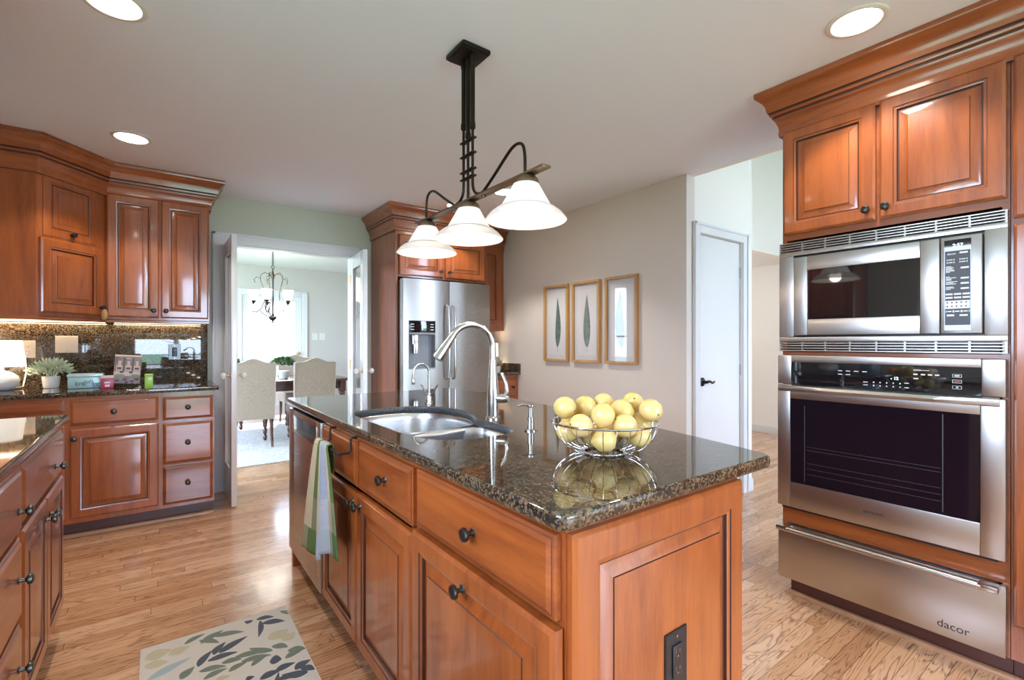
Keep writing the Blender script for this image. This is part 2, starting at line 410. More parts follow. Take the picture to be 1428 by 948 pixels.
# ------------------------------------------------------------------ the setting
b = MB(); b.box(-1.7, 6.75, -2.75, 8.75, -.08, 0); struct('floor', b, floor_m)
b = MB(); b.box(-1.02, 3.08, -2.7, 4.57, 2.42, 2.62); struct('ceiling', b, ceil_m)
b = MB(); b.box(-1.7, 4.1, 4.67, 8.7, 2.46, 2.62); struct('ceiling_dining', b, ceil_w)
def wall_hole(name, m, axis, c0, c1, a0, a1, z1, holes, z0=0.0):
    """wall slab: axis 'x' runs along x at y in c0..c1; holes (a0,a1,z0,z1)"""
    b = MB()
    xs = sorted({a0, a1, *[h[0] for h in holes], *[h[1] for h in holes]})
    zs = sorted({z0, z1, *[h[2] for h in holes], *[h[3] for h in holes]})
    for i in range(len(xs)-1):
        for j in range(len(zs)-1):
            mx, mz = (xs[i]+xs[i+1])/2, (zs[j]+zs[j+1])/2
            if any(h[0] < mx < h[1] and h[2] < mz < h[3] for h in holes): continue
            if axis == 'x': b.box(xs[i], xs[i+1], c0, c1, zs[j], zs[j+1])
            else: b.box(c0, c1, xs[i], xs[i+1], zs[j], zs[j+1])
    return struct(name, b, m)
DX0, DX1, DZ = .44, 1.49, 2.035
wall_hole('wall_back', wall_lawn_tint, 'x', 4.57, 4.67, -1.02, 3.13, 2.62, [(DX0, DX1, 0, DZ)])
wall_hole('wall_left', wall_beige, 'y', -1.02, -.92, -2.7, 4.57, 2.42, [(.0, 1.33, 1.07, 2.13)])
wall_hole('wall_front', wall_beige, 'x', -2.7, -2.6, -1.02, 3.13, 2.42, [(0.1, 2.95, 0, 2.2)])
b = MB(); b.box(3.03, 3.13, 2.0, 4.57, 0, 2.42); struct('wall_right', b, wall_beige)
b = MB(); b.box(3.03, 3.13, -2.6, 1.09, 0, 2.42); struct('wall_right_oven', b, wall_beige)
wall_hole('wall_hall', wall_foyer, 'x', 2.0, 2.1, 3.13, 3.95, 5.0, [(3.18, 3.79, 0, 2.02)])
b = MB(); b.box(3.08, 3.13, -2.6, 2.0, 2.42, 5.0); struct('wall_upper_foyer', b, wall_foyer)
b = MB(); b.box(3.85, 3.95, 2.1, 5.0, 0, 5.0); struct('wall_hall_side', b, wall_foyer)
b = MB(); b.box(3.13, 3.85, 2.62, 2.7, 0, 2.42); struct('wall_closet_rear', b, wall_foyer)
b = MB(); b.box(6.6, 6.7, -2.1, 5.0, 0, 5.0); struct('wall_foyer_right', b, wall_foyer)
b = MB(); b.box(3.95, 6.6, 2.7, 2.8, 2.255, 5.0); struct('wall_foyer_header', b, wall_foyer)
b = MB(); b.box(3.95, 6.6, 2.8, 5.0, 2.255, 2.35); struct('ceiling_hall', b, ceil_w)
b = MB(); b.box(3.95, 6.7, 5.0, 5.1, 0, 2.35); struct('wall_hall_back', b, wall_foyer)
b = MB(); b.box(3.08, 6.7, -2.1, 5.0, 5.0, 5.1); struct('ceiling_foyer', b, ceil_w)
wall_hole('wall_foyer_front', wall_foyer, 'x', -2.1, -2.0, 3.13, 6.6, 5.0, [(4.5, 6.2, .3, 3.3)])
wall_hole('wall_dining_back', wall_dining, 'x', 8.6, 8.7, -1.7, 4.1, 2.62, [(1.065, 1.955, 0, 1.985)])
wall_hole('wall_dining_left', wall_dining, 'y', -1.7, -1.6, 4.67, 8.6, 2.46, [(5.0, 8.2, .3, 2.4)])
b = MB(); b.box(3.9, 4.0, 4.67, 8.6, 0, 2.46); struct('wall_dining_right', b, wall_dining)

# doorway casing to the dining room
CAS = [(.0, 0), (.0, .018), (.012, .02), (.02, .014), (.075, .012), (.09, .018), (.095, .010), (.095, 0)]
def casing(name, axis, a0, a1, z1, face, sgn, w=.095, m=white_trim, stop0=False):
    """three sided casing around an opening; axis x: face is y, proud towards sgn"""
    b = MB()
    def bx(u0, u1, z0, z1, d0=0, d1=.018, bev=.004):
        f0, f1 = face + sgn*d0, face + sgn*d1
        if axis == 'x': b.box(u0, u1, f0, f1, z0, z1, bev)
        else: b.box(f0, f1, u0, u1, z0, z1, bev)
    bx(a0-w, a0, 0, z1+w); bx(a1, a1+w, 0, z1+w); bx(a0, a1, z1, z1+w)
    bx(a0-w, a0-w+.02, 0, z1+w, .018, .026, .003); bx(a1+w-.02, a1+w, 0, z1+w, .018, .026, .003); bx(a0-w, a1+w, z1+w-.02, z1+w, .018, .026, .003)
    return struct(name, b, m)
casing('trim_1', 'x', DX0, DX1, DZ, 4.57, -1, .085)
b = MB(); b.box(DX0, DX0+.012, 4.57, 4.67, 0, DZ); b.box(DX1-.012, DX1, 4.57, 4.67, 0, DZ); b.box(DX0+.012, DX1-.012, 4.57, 4.67, DZ-.012, DZ); struct('trim_2', b, white_trim)
casing('trim_3', 'x', 3.18, 3.79, 2.02, 2.0, -1, .075)
b = MB(); b.box(3.875, 3.95, 1.985, 2.0, 0, .10, .003); struct('baseboard_hall', b, white_trim)
b = MB(); b.box(6.585, 6.6, -2.0, 5.0, 0, .10, .003); struct('baseboard_foyer', b, white_trim)
b = MB(); b.box(3.015, 3.03, 2.0, 3.93, 0, .10, .003); struct('baseboard_right', b, white_trim)
b = MB(); b.box(-1.6, .97, 8.585, 8.6, 0, .13, .003); b.box(2.04, 3.9, 8.585, 8.6, 0, .13, .003); struct('baseboard_dining', b, white_trim)
casing('trim_4', 'x', 1.065, 1.955, 1.985, 8.6, -1, .085)
# frames of the windows that light the room
def window_frame(name, axis, a0, a1, z0, z1, c0, c1, nx=2, nz=1):
    b = MB(); cm = (c0+c1)/2
    def bx(u0, u1, z0, z1, d=.03):
        if axis == 'x': b.box(u0, u1, cm-d, cm+d, z0, z1, .004)
        else: b.box(cm-d, cm+d, u0, u1, z0, z1, .004)
    t = .05
    bx(a0, a0+t, z0, z1); bx(a1-t, a1, z0, z1); bx(a0+t, a1-t, z0, z0+t); bx(a0+t, a1-t, z1-t, z1)
    for i in range(1, nx): u = a0+(a1-a0)*i/nx; bx(u-.025, u+.025, z0+t, z1-t, .02)
    for i in range(1, nz): z = z0+(z1-z0)*i/nz; bx(a0+t, a1-t, z-.015, z+.015, .012)
    o = struct(name, b, white_trim)
    return o
window_frame('window_1', 'y', .0, 1.33, 1.07, 2.13, -1.02, -.92)
window_frame('window_2', 'x', 0.1, 2.95, 0, 2.2, -2.7, -2.6)
window_frame('window_3', 'x', 4.5, 6.2, .3, 3.3, -2.1, -2.0, 2, 2)
window_frame('window_4', 'y', 5.0, 8.2, .3, 2.4, -1.7, -1.6, 3, 2)

# French doors standing open into the kitchen
def french_leaf(name, hx, ang, w, mirror, gl):
    """leaf along local +x from the hinge, thickness .036"""
    r = thing(name, None, None, (hx, 4.555, .012), ang); r['kind'] = 'structure'
    t = .018; h = 2.005
    b = MB()
    sw, tr, br = .098, .105, .24
    b.box(0, sw, -t, t, 0, h, .002); b.box(w-sw, w, -t, t, 0, h, .002); b.box(sw, w-sw, -t, t, h-tr, h, .002); b.box(sw, w-sw, -t, t, 0, br, .002)
    for s in (-1, 1):
        f0, f1 = s*(t-.008), s*(t-.001)
        for i in range(2):
            q = sw + i*.0
        b.box(sw, sw+.012, f0, f1, br, h-tr); b.box(w-sw-.012, w-sw, f0, f1, br, h-tr); b.box(sw, w-sw, f0, f1, h-tr-.012, h-tr); b.box(sw, w-sw, f0, f1, br, br+.012)
    b.build('leaf_frame', white_paint, r)
    box1('glass_pane', clear_glass, r, sw+.006, w-sw-.006, -.003, .003, br+.006, h-tr-.006)
    for s in (-1, 1):
        b = MB(); b.lathe([(.022, t), (.022, t+.004), (.008, t+.008), (.008, t+.03)], 16, (w-.05, 0, .96), 'y' if s > 0 else '-y')
        k = b.build('knob_rose', brass, r)
        b = MB(); b.lathe([(.010, t+.028), (.021, t+.036), (.026, t+.048), (.022, t+.060), (.010, t+.066)], 8, (w-.05, 0, .96), 'y' if s > 0 else '-y')
        b.build('glass_knob', mat_crystal, k, smooth=20)
    for z in (.22, 1.0, 1.80):
        b = MB(); b.lathe([(.006, z-.045), (.006, z+.045)], 10, (-.004, -t-.002 if mirror else t+.002, 0))
        b.box(-.004, .03, (-t-.003 if mirror else t), (-t if mirror else t+.003), z-.045, z+.045); b.build('hinge', brass, r)
    return r
mat_crystal = mat('cut_crystal', (.8, .8, .78), .05, spec=1.0, ior=1.8)
french_leaf('door_1', .452, -90, .515, False, 1)
french_leaf('door_2', 1.484, -96, .515, True, 1)

# white hall door with its lever
d3 = thing('door_3', None, None, (3.18, 2.035, 0)); d3['kind'] = 'structure'
b = MB(); b.box(.004, .606, -.02, .02, .01, 2.015, .002); b.build('leaf', white_paint, d3)
b = MB(); b.lathe([(.033, .02), (.033, .026), (.026, .032), (.012, .034), (.011, .062)], 20, (.068, 0, .925), '-y'); b.build('lever_rose', bronze, d3)
b = MB(); b.tube([(.068, -.06, .925), (.09, -.063, .930), (.115, -.062, .926), (.14, -.06, .916), (.16, -.058, .918), (.175, -.057, .926)], [.011, .010, .009, .008, .007, .006], 10); b.build('lever_handle', bronze, d3)
for z in (.25, 1.0, 1.78):
    b = MB(); b.lathe([(.006, z-.045), (.006, z+.045)], 10, (.607, -.022, 0)); b.build('hinge', chrome, d3)
# dining half-glazed door
d4 = thing('door_4', None, None, (1.065, 8.63, 0)); d4['kind'] = 'structure'
b = MB(); W_ = .89
b.box(.005, .09, -.02, .02, .02, 1.98, .002); b.box(W_-.105, W_-.005, -.02, .02, .02, 1.98, .002); b.box(.09, W_-.105, -.02, .02, 1.90, 1.98, .002); b.box(.09, W_-.105, -.02, .02, .02, .96, .002)
for x0, x1 in ((.13, .41), (.46, .745)): b.panel(x0, x1, .18, .82, .02, .03, -.012)
b.build('leaf_frame', white_paint, d4)
box1('glass_pane', clear_glass, d4, .086, W_-.101, -.003, .003, .955, 1.905)
b = MB(); b.lathe([(.025, .02), (.025, .028), (.01, .034), (.01, .05), (.026, .058), (.03, .075), (.02, .088)], 16, (W_-.055, 0, 1.04), '-y'); b.build('door_knob', brass, d4)

# ------------------------------------------------------------------ cabinets
def knob(parent, x, z, y, m=None):
    b = MB(); b.lathe([(.0075, 0), (.006, .004), (.0055, .014), (.009, .017), (.0155, .020), (.0165, .024), (.0145, .029), (.008, .032)], 16, (x, y, z), '-y')
    b.lathe([(.011, 0), (.009, .003)], 16, (x, y, z), '-y')
    return b.build('knob', m or pewter, parent)
def front(parent, kind, x0, x1, z0, z1, knobs=(), t=.022, y=0.0, fw=.06, wv=None):
    b = MB(); b.panel(x0, x1, z0, z1, t, fw, y, 'raised' if kind == 'door' else 'drawer')
    o = b.build(kind if kind == 'door' else 'drawer_front', [(wv or cherry) if kind == 'door' else cherry_h, glaze], parent, smooth=16)
    for kx, kz in knobs: knob(o, kx, kz, y - t)
    return o
def base_cab(name, label, loc, rz, w, depth, fronts, group=None, kick=.1, hollow=False, top=.884, kd=.075):
    r = thing(name, label, 'cabinet', loc, rz, group)
    b = MB()
    if hollow:
        b.box(0, .018, 0, depth, kick, top); b.box(w-.018, w, 0, depth, kick, top); b.box(.018, w-.018, depth-.018, depth, kick, top); b.box(.018, w-.018, 0, depth-.018, kick, kick+.018)
        b.box(.018, w-.018, 0, .02, top-.03, top); b.box(.018, w-.018, 0, .02, .685, .715); b.box(.018, .05, 0, .02, kick+.018, top-.03); b.box(w-.05, w-.018, 0, .02, kick+.018, top-.03)
    else: b.box(0, w, 0, depth, kick, top)
    b.build('carcass', cherry, r)
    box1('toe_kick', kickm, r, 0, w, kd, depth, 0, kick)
    for f in fronts: front(r, *f)
    return r
# --- island, faces -x : local x = ymax - Y
IX = .59
base_cab('island_cabinet', 'island base cabinet at near end, wide drawer over raised panel door', (IX, 1.232, 0), -90, .597, .59,
         [('drawer', .012, .586, .712, .868, [(.318, .79)]), ('door', .004, .594, .13, .70, [(.282, .65)], .024, -.004)])
base_cab('island_cabinet', 'island sink base cabinet with two false drawers and paired doors', (IX, 2.15, 0), -90, .918, .59,
         [('drawer', .012, .44, .70, .864), ('drawer', .462, .905, .70, .864, [(.72, .79)]),
          ('door', .012, .44, .13, .675, [(.415, .643)]), ('door', .45, .905, .13, .68, [(.49, .643)])], hollow=True)
ep = thing('island_end_panel', 'raised wood panel closing the near end of the island', 'panel', (.59, .635, 0))
b = MB(); b.panel(.004, .586, .115, .872, .02, .072, .0); b.build('panel_face', [cherry, glaze], ep, smooth=16)
b = MB(); b.box(0, .59, 0, .0, .1, .1)
ef = thing('island_end_panel', 'plain wood panel closing the dining end of the island beside dishwasher', 'panel', (.59, 2.79, 0))
box1('panel_face', cherry, ef, 0, .59, 0, .03, 0, .884)
# black outlet in the end panel
def outlet_plate(name, label, loc, rz, w, h, m_plate, m_face, kind='outlet', cat='outlet', n=1, m_face2=None):
    r = thing(name, label, cat, loc, rz)
    b = MB(); b.panel(-w/2, w/2, -h/2, h/2, .006, .06, 0, 'flat'); b.build('cover_plate', m_plate, r)
    for i in range(n):
        cx = (i-(n-1)/2)*.046
        if kind == 'outlet':
            b = MB(); b.box(cx-.0165, cx+.0165, -.009, -.006, -.034, .034, .001); f = b.build('receptacle', m_face, r)
            s = MB()
            for zz in (-.018, .018):
                s.box(cx-.008, cx-.006, -.0095, -.009, zz-.002, zz+.006); s.box(cx+.005, cx+.007, -.0095, -.009, zz-.002, zz+.006); s.lathe([(.0024, .009), (.0024, .0095)], 8, (cx, 0, zz-.008), '-y')
            s.build('slots', m_face2 or grey_pl, f)
        elif kind == 'switch':
            b = MB(); b.box(cx-.005, cx+.005, -.014, -.006, -.004, .010, .001); b.build('toggle', m_face, r)
    for zz in (-h/2+.012, h/2-.012):
        b = MB(); b.lathe([(.003, .006), (.003, .0072)], 8, (0, 0, zz), '-y'); b.build('screw', chrome, r)
    return r
outlet_plate('wall_outlet', 'black duplex outlet plate in the end of the island', (.892, .618, .538), 0, .076, .125, black_pl, black_pl, m_face2=chrome)
# --- dishwasher
dw = thing('dishwasher', 'stainless dishwasher with pocket handle at far end of the island', 'dishwasher', (.60, 2.772, 0), -90)
box1('tub', grey_pl, dw, .0, .618, .012, .55, .11, .872)
b = MB()
rx0, rx1, rz0, rz1 = .115, .555, .765, .842
b.box(.002, rx0, -.035, .01, .128, .868, .004); b.box(rx1, .616, -.035, .01, .128, .868, .004)
b.box(rx0, rx1, -.035, .01, .128, rz0, .002); b.box(rx0, rx1, -.035, .01, rz1, .868, .002)
b.build('door', steel_d, dw)
b = MB(); b.box(rx0, rx1, .004, .011, rz0, rz1); b.build('handle_pocket', black_pl, dw)
b = MB(); b.box(rx0-.004, rx1+.004, -.038, -.034, rz0-.005, rz0, .001); b.box(rx0-.004, rx0, -.038, -.034, rz0, rz1, .001); b.box(rx1, rx1+.004, -.038, -.034, rz0, rz1, .001); b.build('pocket_rim', chrome, dw)
box1('toe_kick', black_pl, dw, .0, .618, .06, .55, 0, .10)
# --- island worktop
def offset(loop, d):
    n = len(loop); out = []
    for i in range(n):
        a, p, c = Vector(loop[i-1]), Vector(loop[i]), Vector(loop[(i+1) % n])
        e1, e2 = (p-a), (c-p)
        n1 = Vector((-e1.y, e1.x)).normalized(); n2 = Vector((-e2.y, e2.x)).normalized()
        k = max(.35, 1 + n1.dot(n2)); out.append(tuple(p + (n1+n2)*(d/k)))
    return out
def ccw(l):
    s = sum(l[i][0]*l[(i+1) % len(l)][1]-l[(i+1) % len(l)][0]*l[i][1] for i in range(len(l)))
    return l if s > 0 else l[::-1]
def smooth_loop(pts, it=2):
    for _ in range(it):
        q = []
        for i in range(len(pts)):
            a, b_ = pts[i], pts[(i+1) % len(pts)]
            q += [(a[0]*.75+b_[0]*.25, a[1]*.75+b_[1]*.25), (a[0]*.25+b_[0]*.75, a[1]*.25+b_[1]*.75)]
        pts = q
    return pts
def rounded(pts, r=.02, seg=5):
    out = []; n = len(pts)
    for i in range(n):
        a, p, c = Vector(pts[i-1]), Vector(pts[i]), Vector(pts[(i+1) % n])
        rr = min(r, (a-p).length*.45, (c-p).length*.45)
        s, e = p+(a-p).normalized()*rr, p+(c-p).normalized()*rr
        for k in range(seg+1):
            t = k/seg; out.append(tuple(s*(1-t)**2 + p*2*t*(1-t) + e*t*t))
    return out
def slab(name, mats, outer, holes, z0, z1, parent=None, origin=None):
    mb = MB(); outer = ccw(outer); holes = [ccw(h) for h in holes]
    bm = bmesh.new()
    def fill(z, ins):
        es = []
        for l, s in [(outer, 1)] + [(h, -1) for h in holes]:
            vs = [bm.verts.new((x, y, z)) for x, y in offset(l, ins*s)]
            es += [bm.edges.new((vs[i], vs[(i+1) % len(vs)])) for i in range(len(vs))]
        bmesh.ops.triangle_fill(bm, use_beauty=True, use_dissolve=False, edges=es)
    fill(z1, .007); fill(z0, .003); mb.addbm(bm, 0)
    for l, s, mi in [(outer, 1, 0)] + [(h, -1, 1) for h in holes]:
        prof = [(.007, z1), (.0035, z1-.001), (.001, z1-.0035), (0, z1-.008), (0, z0+.004), (.003, z0)]
        mb.rings([[(x, y, z) for x, y in offset(l, i*s)] for i, z in prof], True, mi=mi)
    return mb.build(name, mats, parent, origin=origin)
arc = [(1.322, .613), (1.355, .70), (1.40, .90), (1.447, 1.15), (1.49, 1.42), (1.522, 1.70), (1.55, 2.0), (1.572, 2.3), (1.582, 2.6), (1.580, 2.83)]
outer = [(.563, .613)] + arc + [(.563, 2.83)]
def round_at(pts, idx, r=.025, seg=5):
    out = []; n = len(pts)
    for i in range(n):
        if i in idx:
            a, p, c = Vector(pts[i-1]), Vector(pts[i]), Vector(pts[(i+1) % n])
            s, e = p+(a-p).normalized()*r, p+(c-p).normalized()*r
            out += [tuple(s*(1-t/seg)**2 + p*2*(t/seg)*(1-t/seg) + e*(t/seg)**2) for t in range(seg+1)]
        else: out.append(pts[i])
    return out
outer = round_at(outer, {0, 1, len(outer)-2, len(outer)-1})
BIG = [(.66, 1.64), (.655, 1.85), (.665, 2.02), (.70, 2.095), (.77, 2.118), (.86, 2.124), (.96, 2.112), (1.04, 2.06), (1.085, 1.95), (1.088, 1.84), (1.06, 1.71), (1.022, 1.635)]
SML = [(1.012, 1.60), (1.016, 1.50), (1.010, 1.39), (.985, 1.315), (.92, 1.285), (.84, 1.28), (.76, 1.295), (.695, 1.335), (.665, 1.42), (.658, 1.53)]
hole = smooth_loop(ccw(BIG + SML), 2)
isl_top = slab('island_worktop', [gran, gran_e], outer, [hole], .884, .914, None, (1.05, 1.72, .884))
tag(isl_top, 'polished dark flecked granite worktop with bowed edge on the island', 'worktop')
# --- sink
def bowl(mb, loop, depth, cx, cy):
    loop = ccw(smooth_loop(loop, 2)); z = .8835
    def sc(l, k): return [(cx+(x-cx)*k, cy+(y-cy)*k) for x, y in l]
    prof = [(1.0, z-.002), (1.0, z), (.985, z), (.972, z-.006), (.955, z-.03), (.93, z-depth+.03), (.90, z-depth+.010), (.84, z-depth), (.5, z-depth-.004), (.09, z-depth-.006)]
    mb.rings([[(x, y, h) for x, y in sc(loop, k)] for k, h in prof], True, cap1=True)
sk = thing('kitchen_sink', 'stainless double bowl sink under the island worktop cutout', 'sink', (.87, 1.72, .68))
def shift(mb, o): mb.v = [v - Vector(o) for v in mb.v]; return mb
b = MB(); bowl(b, [(.650, 1.628), (.646, 1.85), (.655, 2.03), (.695, 2.108), (.77, 2.128), (.86, 2.130), (.965, 2.122), (1.05, 2.07), (1.098, 1.95), (1.10, 1.84), (1.072, 1.70), (1.03, 1.628)], .19, .87, 1.87)
shift(b, (.87, 1.72, .68)).build('main_bowl', steel_s, sk)
b = MB(); bowl(b, [(1.026, 1.612), (1.028, 1.50), (1.02, 1.38), (.99, 1.302), (.92, 1.273), (.84, 1.268), (.755, 1.283), (.686, 1.325), (.655, 1.42), (.648, 1.612)], .15, .84, 1.45)
shift(b, (.87, 1.72, .68)).build('small_bowl', steel_s, sk)
b = MB(); b.box(.668, 1.045, 1.598, 1.646, .80, .8815, .012, seg=4); shift(b, (.87, 1.72, .68)).build('bowl_divider', steel_s, sk)
for (x, y, z) in ((.87, 1.87, .692), (.84, 1.45, .732)):
    b = MB(); b.lathe([(.045, 0), (.045, .003), (.036, .004), (.03, .001)], 20, (x-.87, y-1.72, z-.68-.004)); b.build('drain', chrome_b, sk)
# --- faucets and soap pump
def arc_pts(c, r, a0, a1, n, d):
    return [(c[0]+d[0]*r*math.cos(R(a0+(a1-a0)*i/n)), c[1]+d[1]*r*math.cos(R(a0+(a1-a0)*i/n)), c[2]+r*math.sin(R(a0+(a1-a0)*i/n))) for i in range(n+1)]
fd = Vector((-.97, .24, 0)).normalized()
fa = thing('kitchen_faucet', 'tall brushed nickel pull-down faucet with gooseneck beside the sink', 'faucet', (1.07, 1.572, .914))
b = MB(); b.lathe([(.030, 0), (.030, .006), (.024, .012), (.023, .05), (.024, .095), (.021, .14), (.017, .19), (.0145, .235)], 24); b.build('body', chrome, fa)
b = MB(); rr = .088
pts = [(0, 0, .23), (0, 0, .27)] + [tuple(fd*(rr - rr*math.cos(R(a))) + Vector((0, 0, .285+rr*math.sin(R(a))))) for a in range(0, 151, 10)]
b.tube(pts, .0125, 14); b.build('spout', chrome, fa)
e = Vector(pts[-1]); dirn = (e - Vector(pts[-2])).normalized()
b = MB(); b.tube([e - dirn*.004, e + dirn*.03, e + dirn*.075, e + dirn*.105], [.0145, .0165, .021, .0225], 18); h_ = b.build('spray_head', chrome, fa)
b = MB(); b.tube([e + dirn*.104, e + dirn*.109], [.0195, .0185], 18); b.build('spray_face', grey_pl, h_)
b = MB(); q = e + dirn*.035 - fd*.017; b.tube([q, q + dirn*.02], .005, 8); b.build('spray_button', grey_pl, h_)
hd = Vector((.55, -.83, 0)).normalized()
b = MB(); b.tube([hd*.0, hd*.03, hd*.052, hd*.066], [.017, .018, .017, .012], 14); b.v = [v+Vector((0, 0, .082)) for v in b.v]; hh = b.build('handle_hub', chrome, fa)
b = MB(); b.tube([hd*.052+Vector((0, 0, .086)), hd*.060+Vector((0, 0, .11)), hd*.056+Vector((0, 0, .14)), hd*.046+Vector((0, 0, .165)), hd*.036+Vector((0, 0, .182))], [.0085, .0085, .008, .0075, .0065], 10); b.build('lever', chrome, hh)
f2 = thing('filter_faucet', 'small brushed nickel filtered water faucet behind the sink', 'faucet', (1.09, 2.17, .914))
b = MB(); b.lathe([(.022, 0), (.022, .004), (.016, .01), (.015, .03), (.012, .046), (.008, .052)], 20); b.build('body', chrome, f2)
b = MB(); b.tube([(0, 0, .05), (0, 0, .12)] + [(-.042+.042*math.cos(R(a)), 0, .155+.042*math.sin(R(a))) for a in range(0, 181, 15)] + [(-.084, 0, .135), (-.084, 0, .125)], .0062, 10); sp = b.build('spout', chrome, f2)
b = MB(); b.lathe([(.0085, .098), (.0095, .103), (.0095, .128), (.0065, .132)], 14, (-.084, 0, 0)); b.build('outlet_tip', chrome, sp)
for dy, sx in ((-.03, 1), (.02, -1)):
    b = MB(); b.tube([(0, 0, .036), (sx*.012, dy*.6, .045), (sx*.02, dy, .075), (sx*.03, dy*1.25, .092)], [.006, .005, .0045, .004], 8); b.build('lever', chrome, f2)
sd = thing('soap_dispenser', 'brushed nickel soap pump standing in the worktop near the fruit bowl', 'soap dispenser', (1.03, 1.283, .914))
b = MB(); b.lathe([(.024, 0), (.024, .004), (.0125, .007), (.0125, .045), (.009, .047)], 20); b.build('collar', chrome, sd)
b = MB(); b.lathe([(.008, .046), (.008, .080), (.014, .083), (.014, .089), (.009, .092)], 18); b.build('pump_head', chrome, sd)
b = MB(); b.tube([(-.006, .004, .086), (-.024, .016, .089), (-.036, .024, .084)], [.004, .0036, .003], 8); b.build('nozzle', chrome, sd)

# --- left run along the left wall, faces +x : local x = Y - y0
LX = -.335
base_cab('left_base_cabinet', 'base cabinet at far end of left run, one drawer over two doors', (LX, 1.965, 0), 90, .745, .57,
         [('drawer', .006, .735, .685, .858, [(.53, .745)]), ('door', .006, .368, .135, .668, [(.335, .60)]), ('door', .374, .735, .135, .668, [(.405, .60)])])
base_cab('left_base_cabinet', 'base cabinet in left run with a stack of three drawers', (LX, 1.17, 0), 90, .795, .57,
         [('drawer', .012, .785, .67, .858, [(.725, .742)]), ('drawer', .012, .785, .425, .655, [(.725, .55)]), ('drawer', .012, .785, .135, .41, [(.725, .30)])])
lt = slab('left_worktop', [gran, gran_e], rounded([(-.92, .3), (-.297, .3), (-.297, 2.727), (-.92, 2.727)], .012), [], .884, .914, None, (-.6, 1.5, .884))
tag(lt, 'dark granite worktop on the left cabinet run in the foreground', 'worktop')
# --- back run under the small lamp, faces -y
BY = 3.982
base_cab('back_base_cabinet', 'back base cabinet with one drawer over a raised panel door', (-.449, BY, 0), 0, .464, .588,
         [('drawer', .016, .453, .702, .862, [(.225, .78)]), ('door', .016, .453, .132, .682, [(.036, .625)])])
base_cab('back_base_cabinet', 'narrow back base cabinet with three drawers beside the dining doorway', (.015, BY, 0), 0, .307, .588,
         [('drawer', .012, .297, .695, .850, [(.151, .776)]), ('drawer', .012, .297, .40, .672, [(.151, .536)]), ('drawer', .012, .297, .125, .385, [(.151, .262)])])
base_cab('back_base_cabinet', 'corner end of the back base cabinets with a plain drawer', (-.918, BY, 0), 0, .469, .588,
         [('drawer', .05, .457, .795, .866), ('door', .05, .457, .132, .78, [(.43, .63)])])
bt = slab('back_worktop', [gran, gran_e], rounded([(-.918, 3.94), (.347, 3.94), (.347, 4.568), (-.918, 4.568)], .006), [], .884, .914, None, (-.3, 4.25, .884))
tag(bt, 'dark granite worktop along the back wall under the lamp', 'worktop')
bs = MB(); bs.box(-.918, .322, 4.548, 4.569, .9145, 1.366, .002); bs = bs.build('backsplash', gran, None, origin=(-.3, 4.56, .9145))
tag(bs, 'polished dark granite backsplash behind the lamp and plant', 'backsplash')
b = MB(); b.sweep([(-.918, BY+.066), (.322, BY+.066)], [(0, 0), (.018, 0), (.018, .006), (.013, .015), (.006, .019), (0, .02)], -1)
o = b.build('shoe_moulding', shoe_m, None, origin=(-.3, BY, 0)); tag(o, 'pale wood shoe moulding at foot of the back cabinets', 'moulding')
# --- upper cabinets, left
UZ0, UZ1 = 1.375, 2.40
uc = thing('upper_cabinet', 'two door upper cabinet left of the dining doorway', 'cabinet', (-.28, 4.222, 0), 0)
box1('carcass', cherry, uc, 0, .59, 0, .346, UZ0, UZ1)
front(uc, 'door', .003, .288, 1.392, 2.225, [(.257, 1.442)], .022)
front(uc, 'door', .298, .583, 1.392, 2.225, [(.327, 1.442)], .022)
A, B_ = Vector((-.568, 3.88)), Vector((-.28, 4.222)); dv = B_-A; L_ = dv.length; ang = math.degrees(math.atan2(dv.y, dv.x))
dc = thing('corner_cabinet', 'diagonal corner upper cabinet with two stacked single doors', 'cabinet', (A.x, A.y, 0), ang)
Mi = Matrix.Translation((A.x, A.y, 0)) @ Matrix.Rotation(R(ang), 4, 'Z'); Mi.invert()
b = MB(Mi); b.prism([(-.568, 3.88), (-.2805, 4.2215), (-.2805, 4.568), (-.918, 4.568), (-.918, 3.88)], UZ0, UZ1); b.build('carcass', cherry, dc)
front(dc, 'door', .036, L_-.075, 1.852, 2.215, [((L_-.04)/2, 1.885)], .006, 0, .052)
front(dc, 'door', .012, L_-.045, 1.395, 1.835, [(L_-.065, 1.447)], .022, 0, .06)
ul_ = thing('left_upper_cabinet', 'two door upper cabinet on the left wall, mirrored in the microwave window', 'cabinet', (-.59, 1.72, 0), 90)
box1('carcass', cherry, ul_, 0, .90, 0, .315, UZ0, UZ1)
front(ul_, 'door', .003, .445, 1.392, 2.225, [(.41, 1.442)]); front(ul_, 'door', .455, .897, 1.392, 2.225, [(.49, 1.442)])
CROWN = [(0, 2.205), (.012, 2.205), (.014, 2.222), (.011, 2.232), (.014, 2.255), (.024, 2.280), (.033, 2.292), (.033, 2.300), (.040, 2.302), (.044, 2.312), (.044, 2.318), (.050, 2.322), (.053, 2.335), (.056, 2.352), (.066, 2.372), (.081, 2.388), (.090, 2.394), (.093, 2.400), (.093, 2.4185), (0, 2.4185)]
CR = [(d + .001, z) for d, z in CROWN]; DK = (0, 6, 9, 10)
b = MB(); b.sweep([(-.918, 3.88), (-.568, 3.88), (-.28, 4.222), (.31, 4.222), (.31, 4.568)], CR, -1, dark=DK)
o = b.build('crown_moulding', [cherry_h, glaze], None, origin=(-.28, 4.222, 2.205)); tag(o, 'cherry crown moulding along the left upper cabinets', 'moulding')
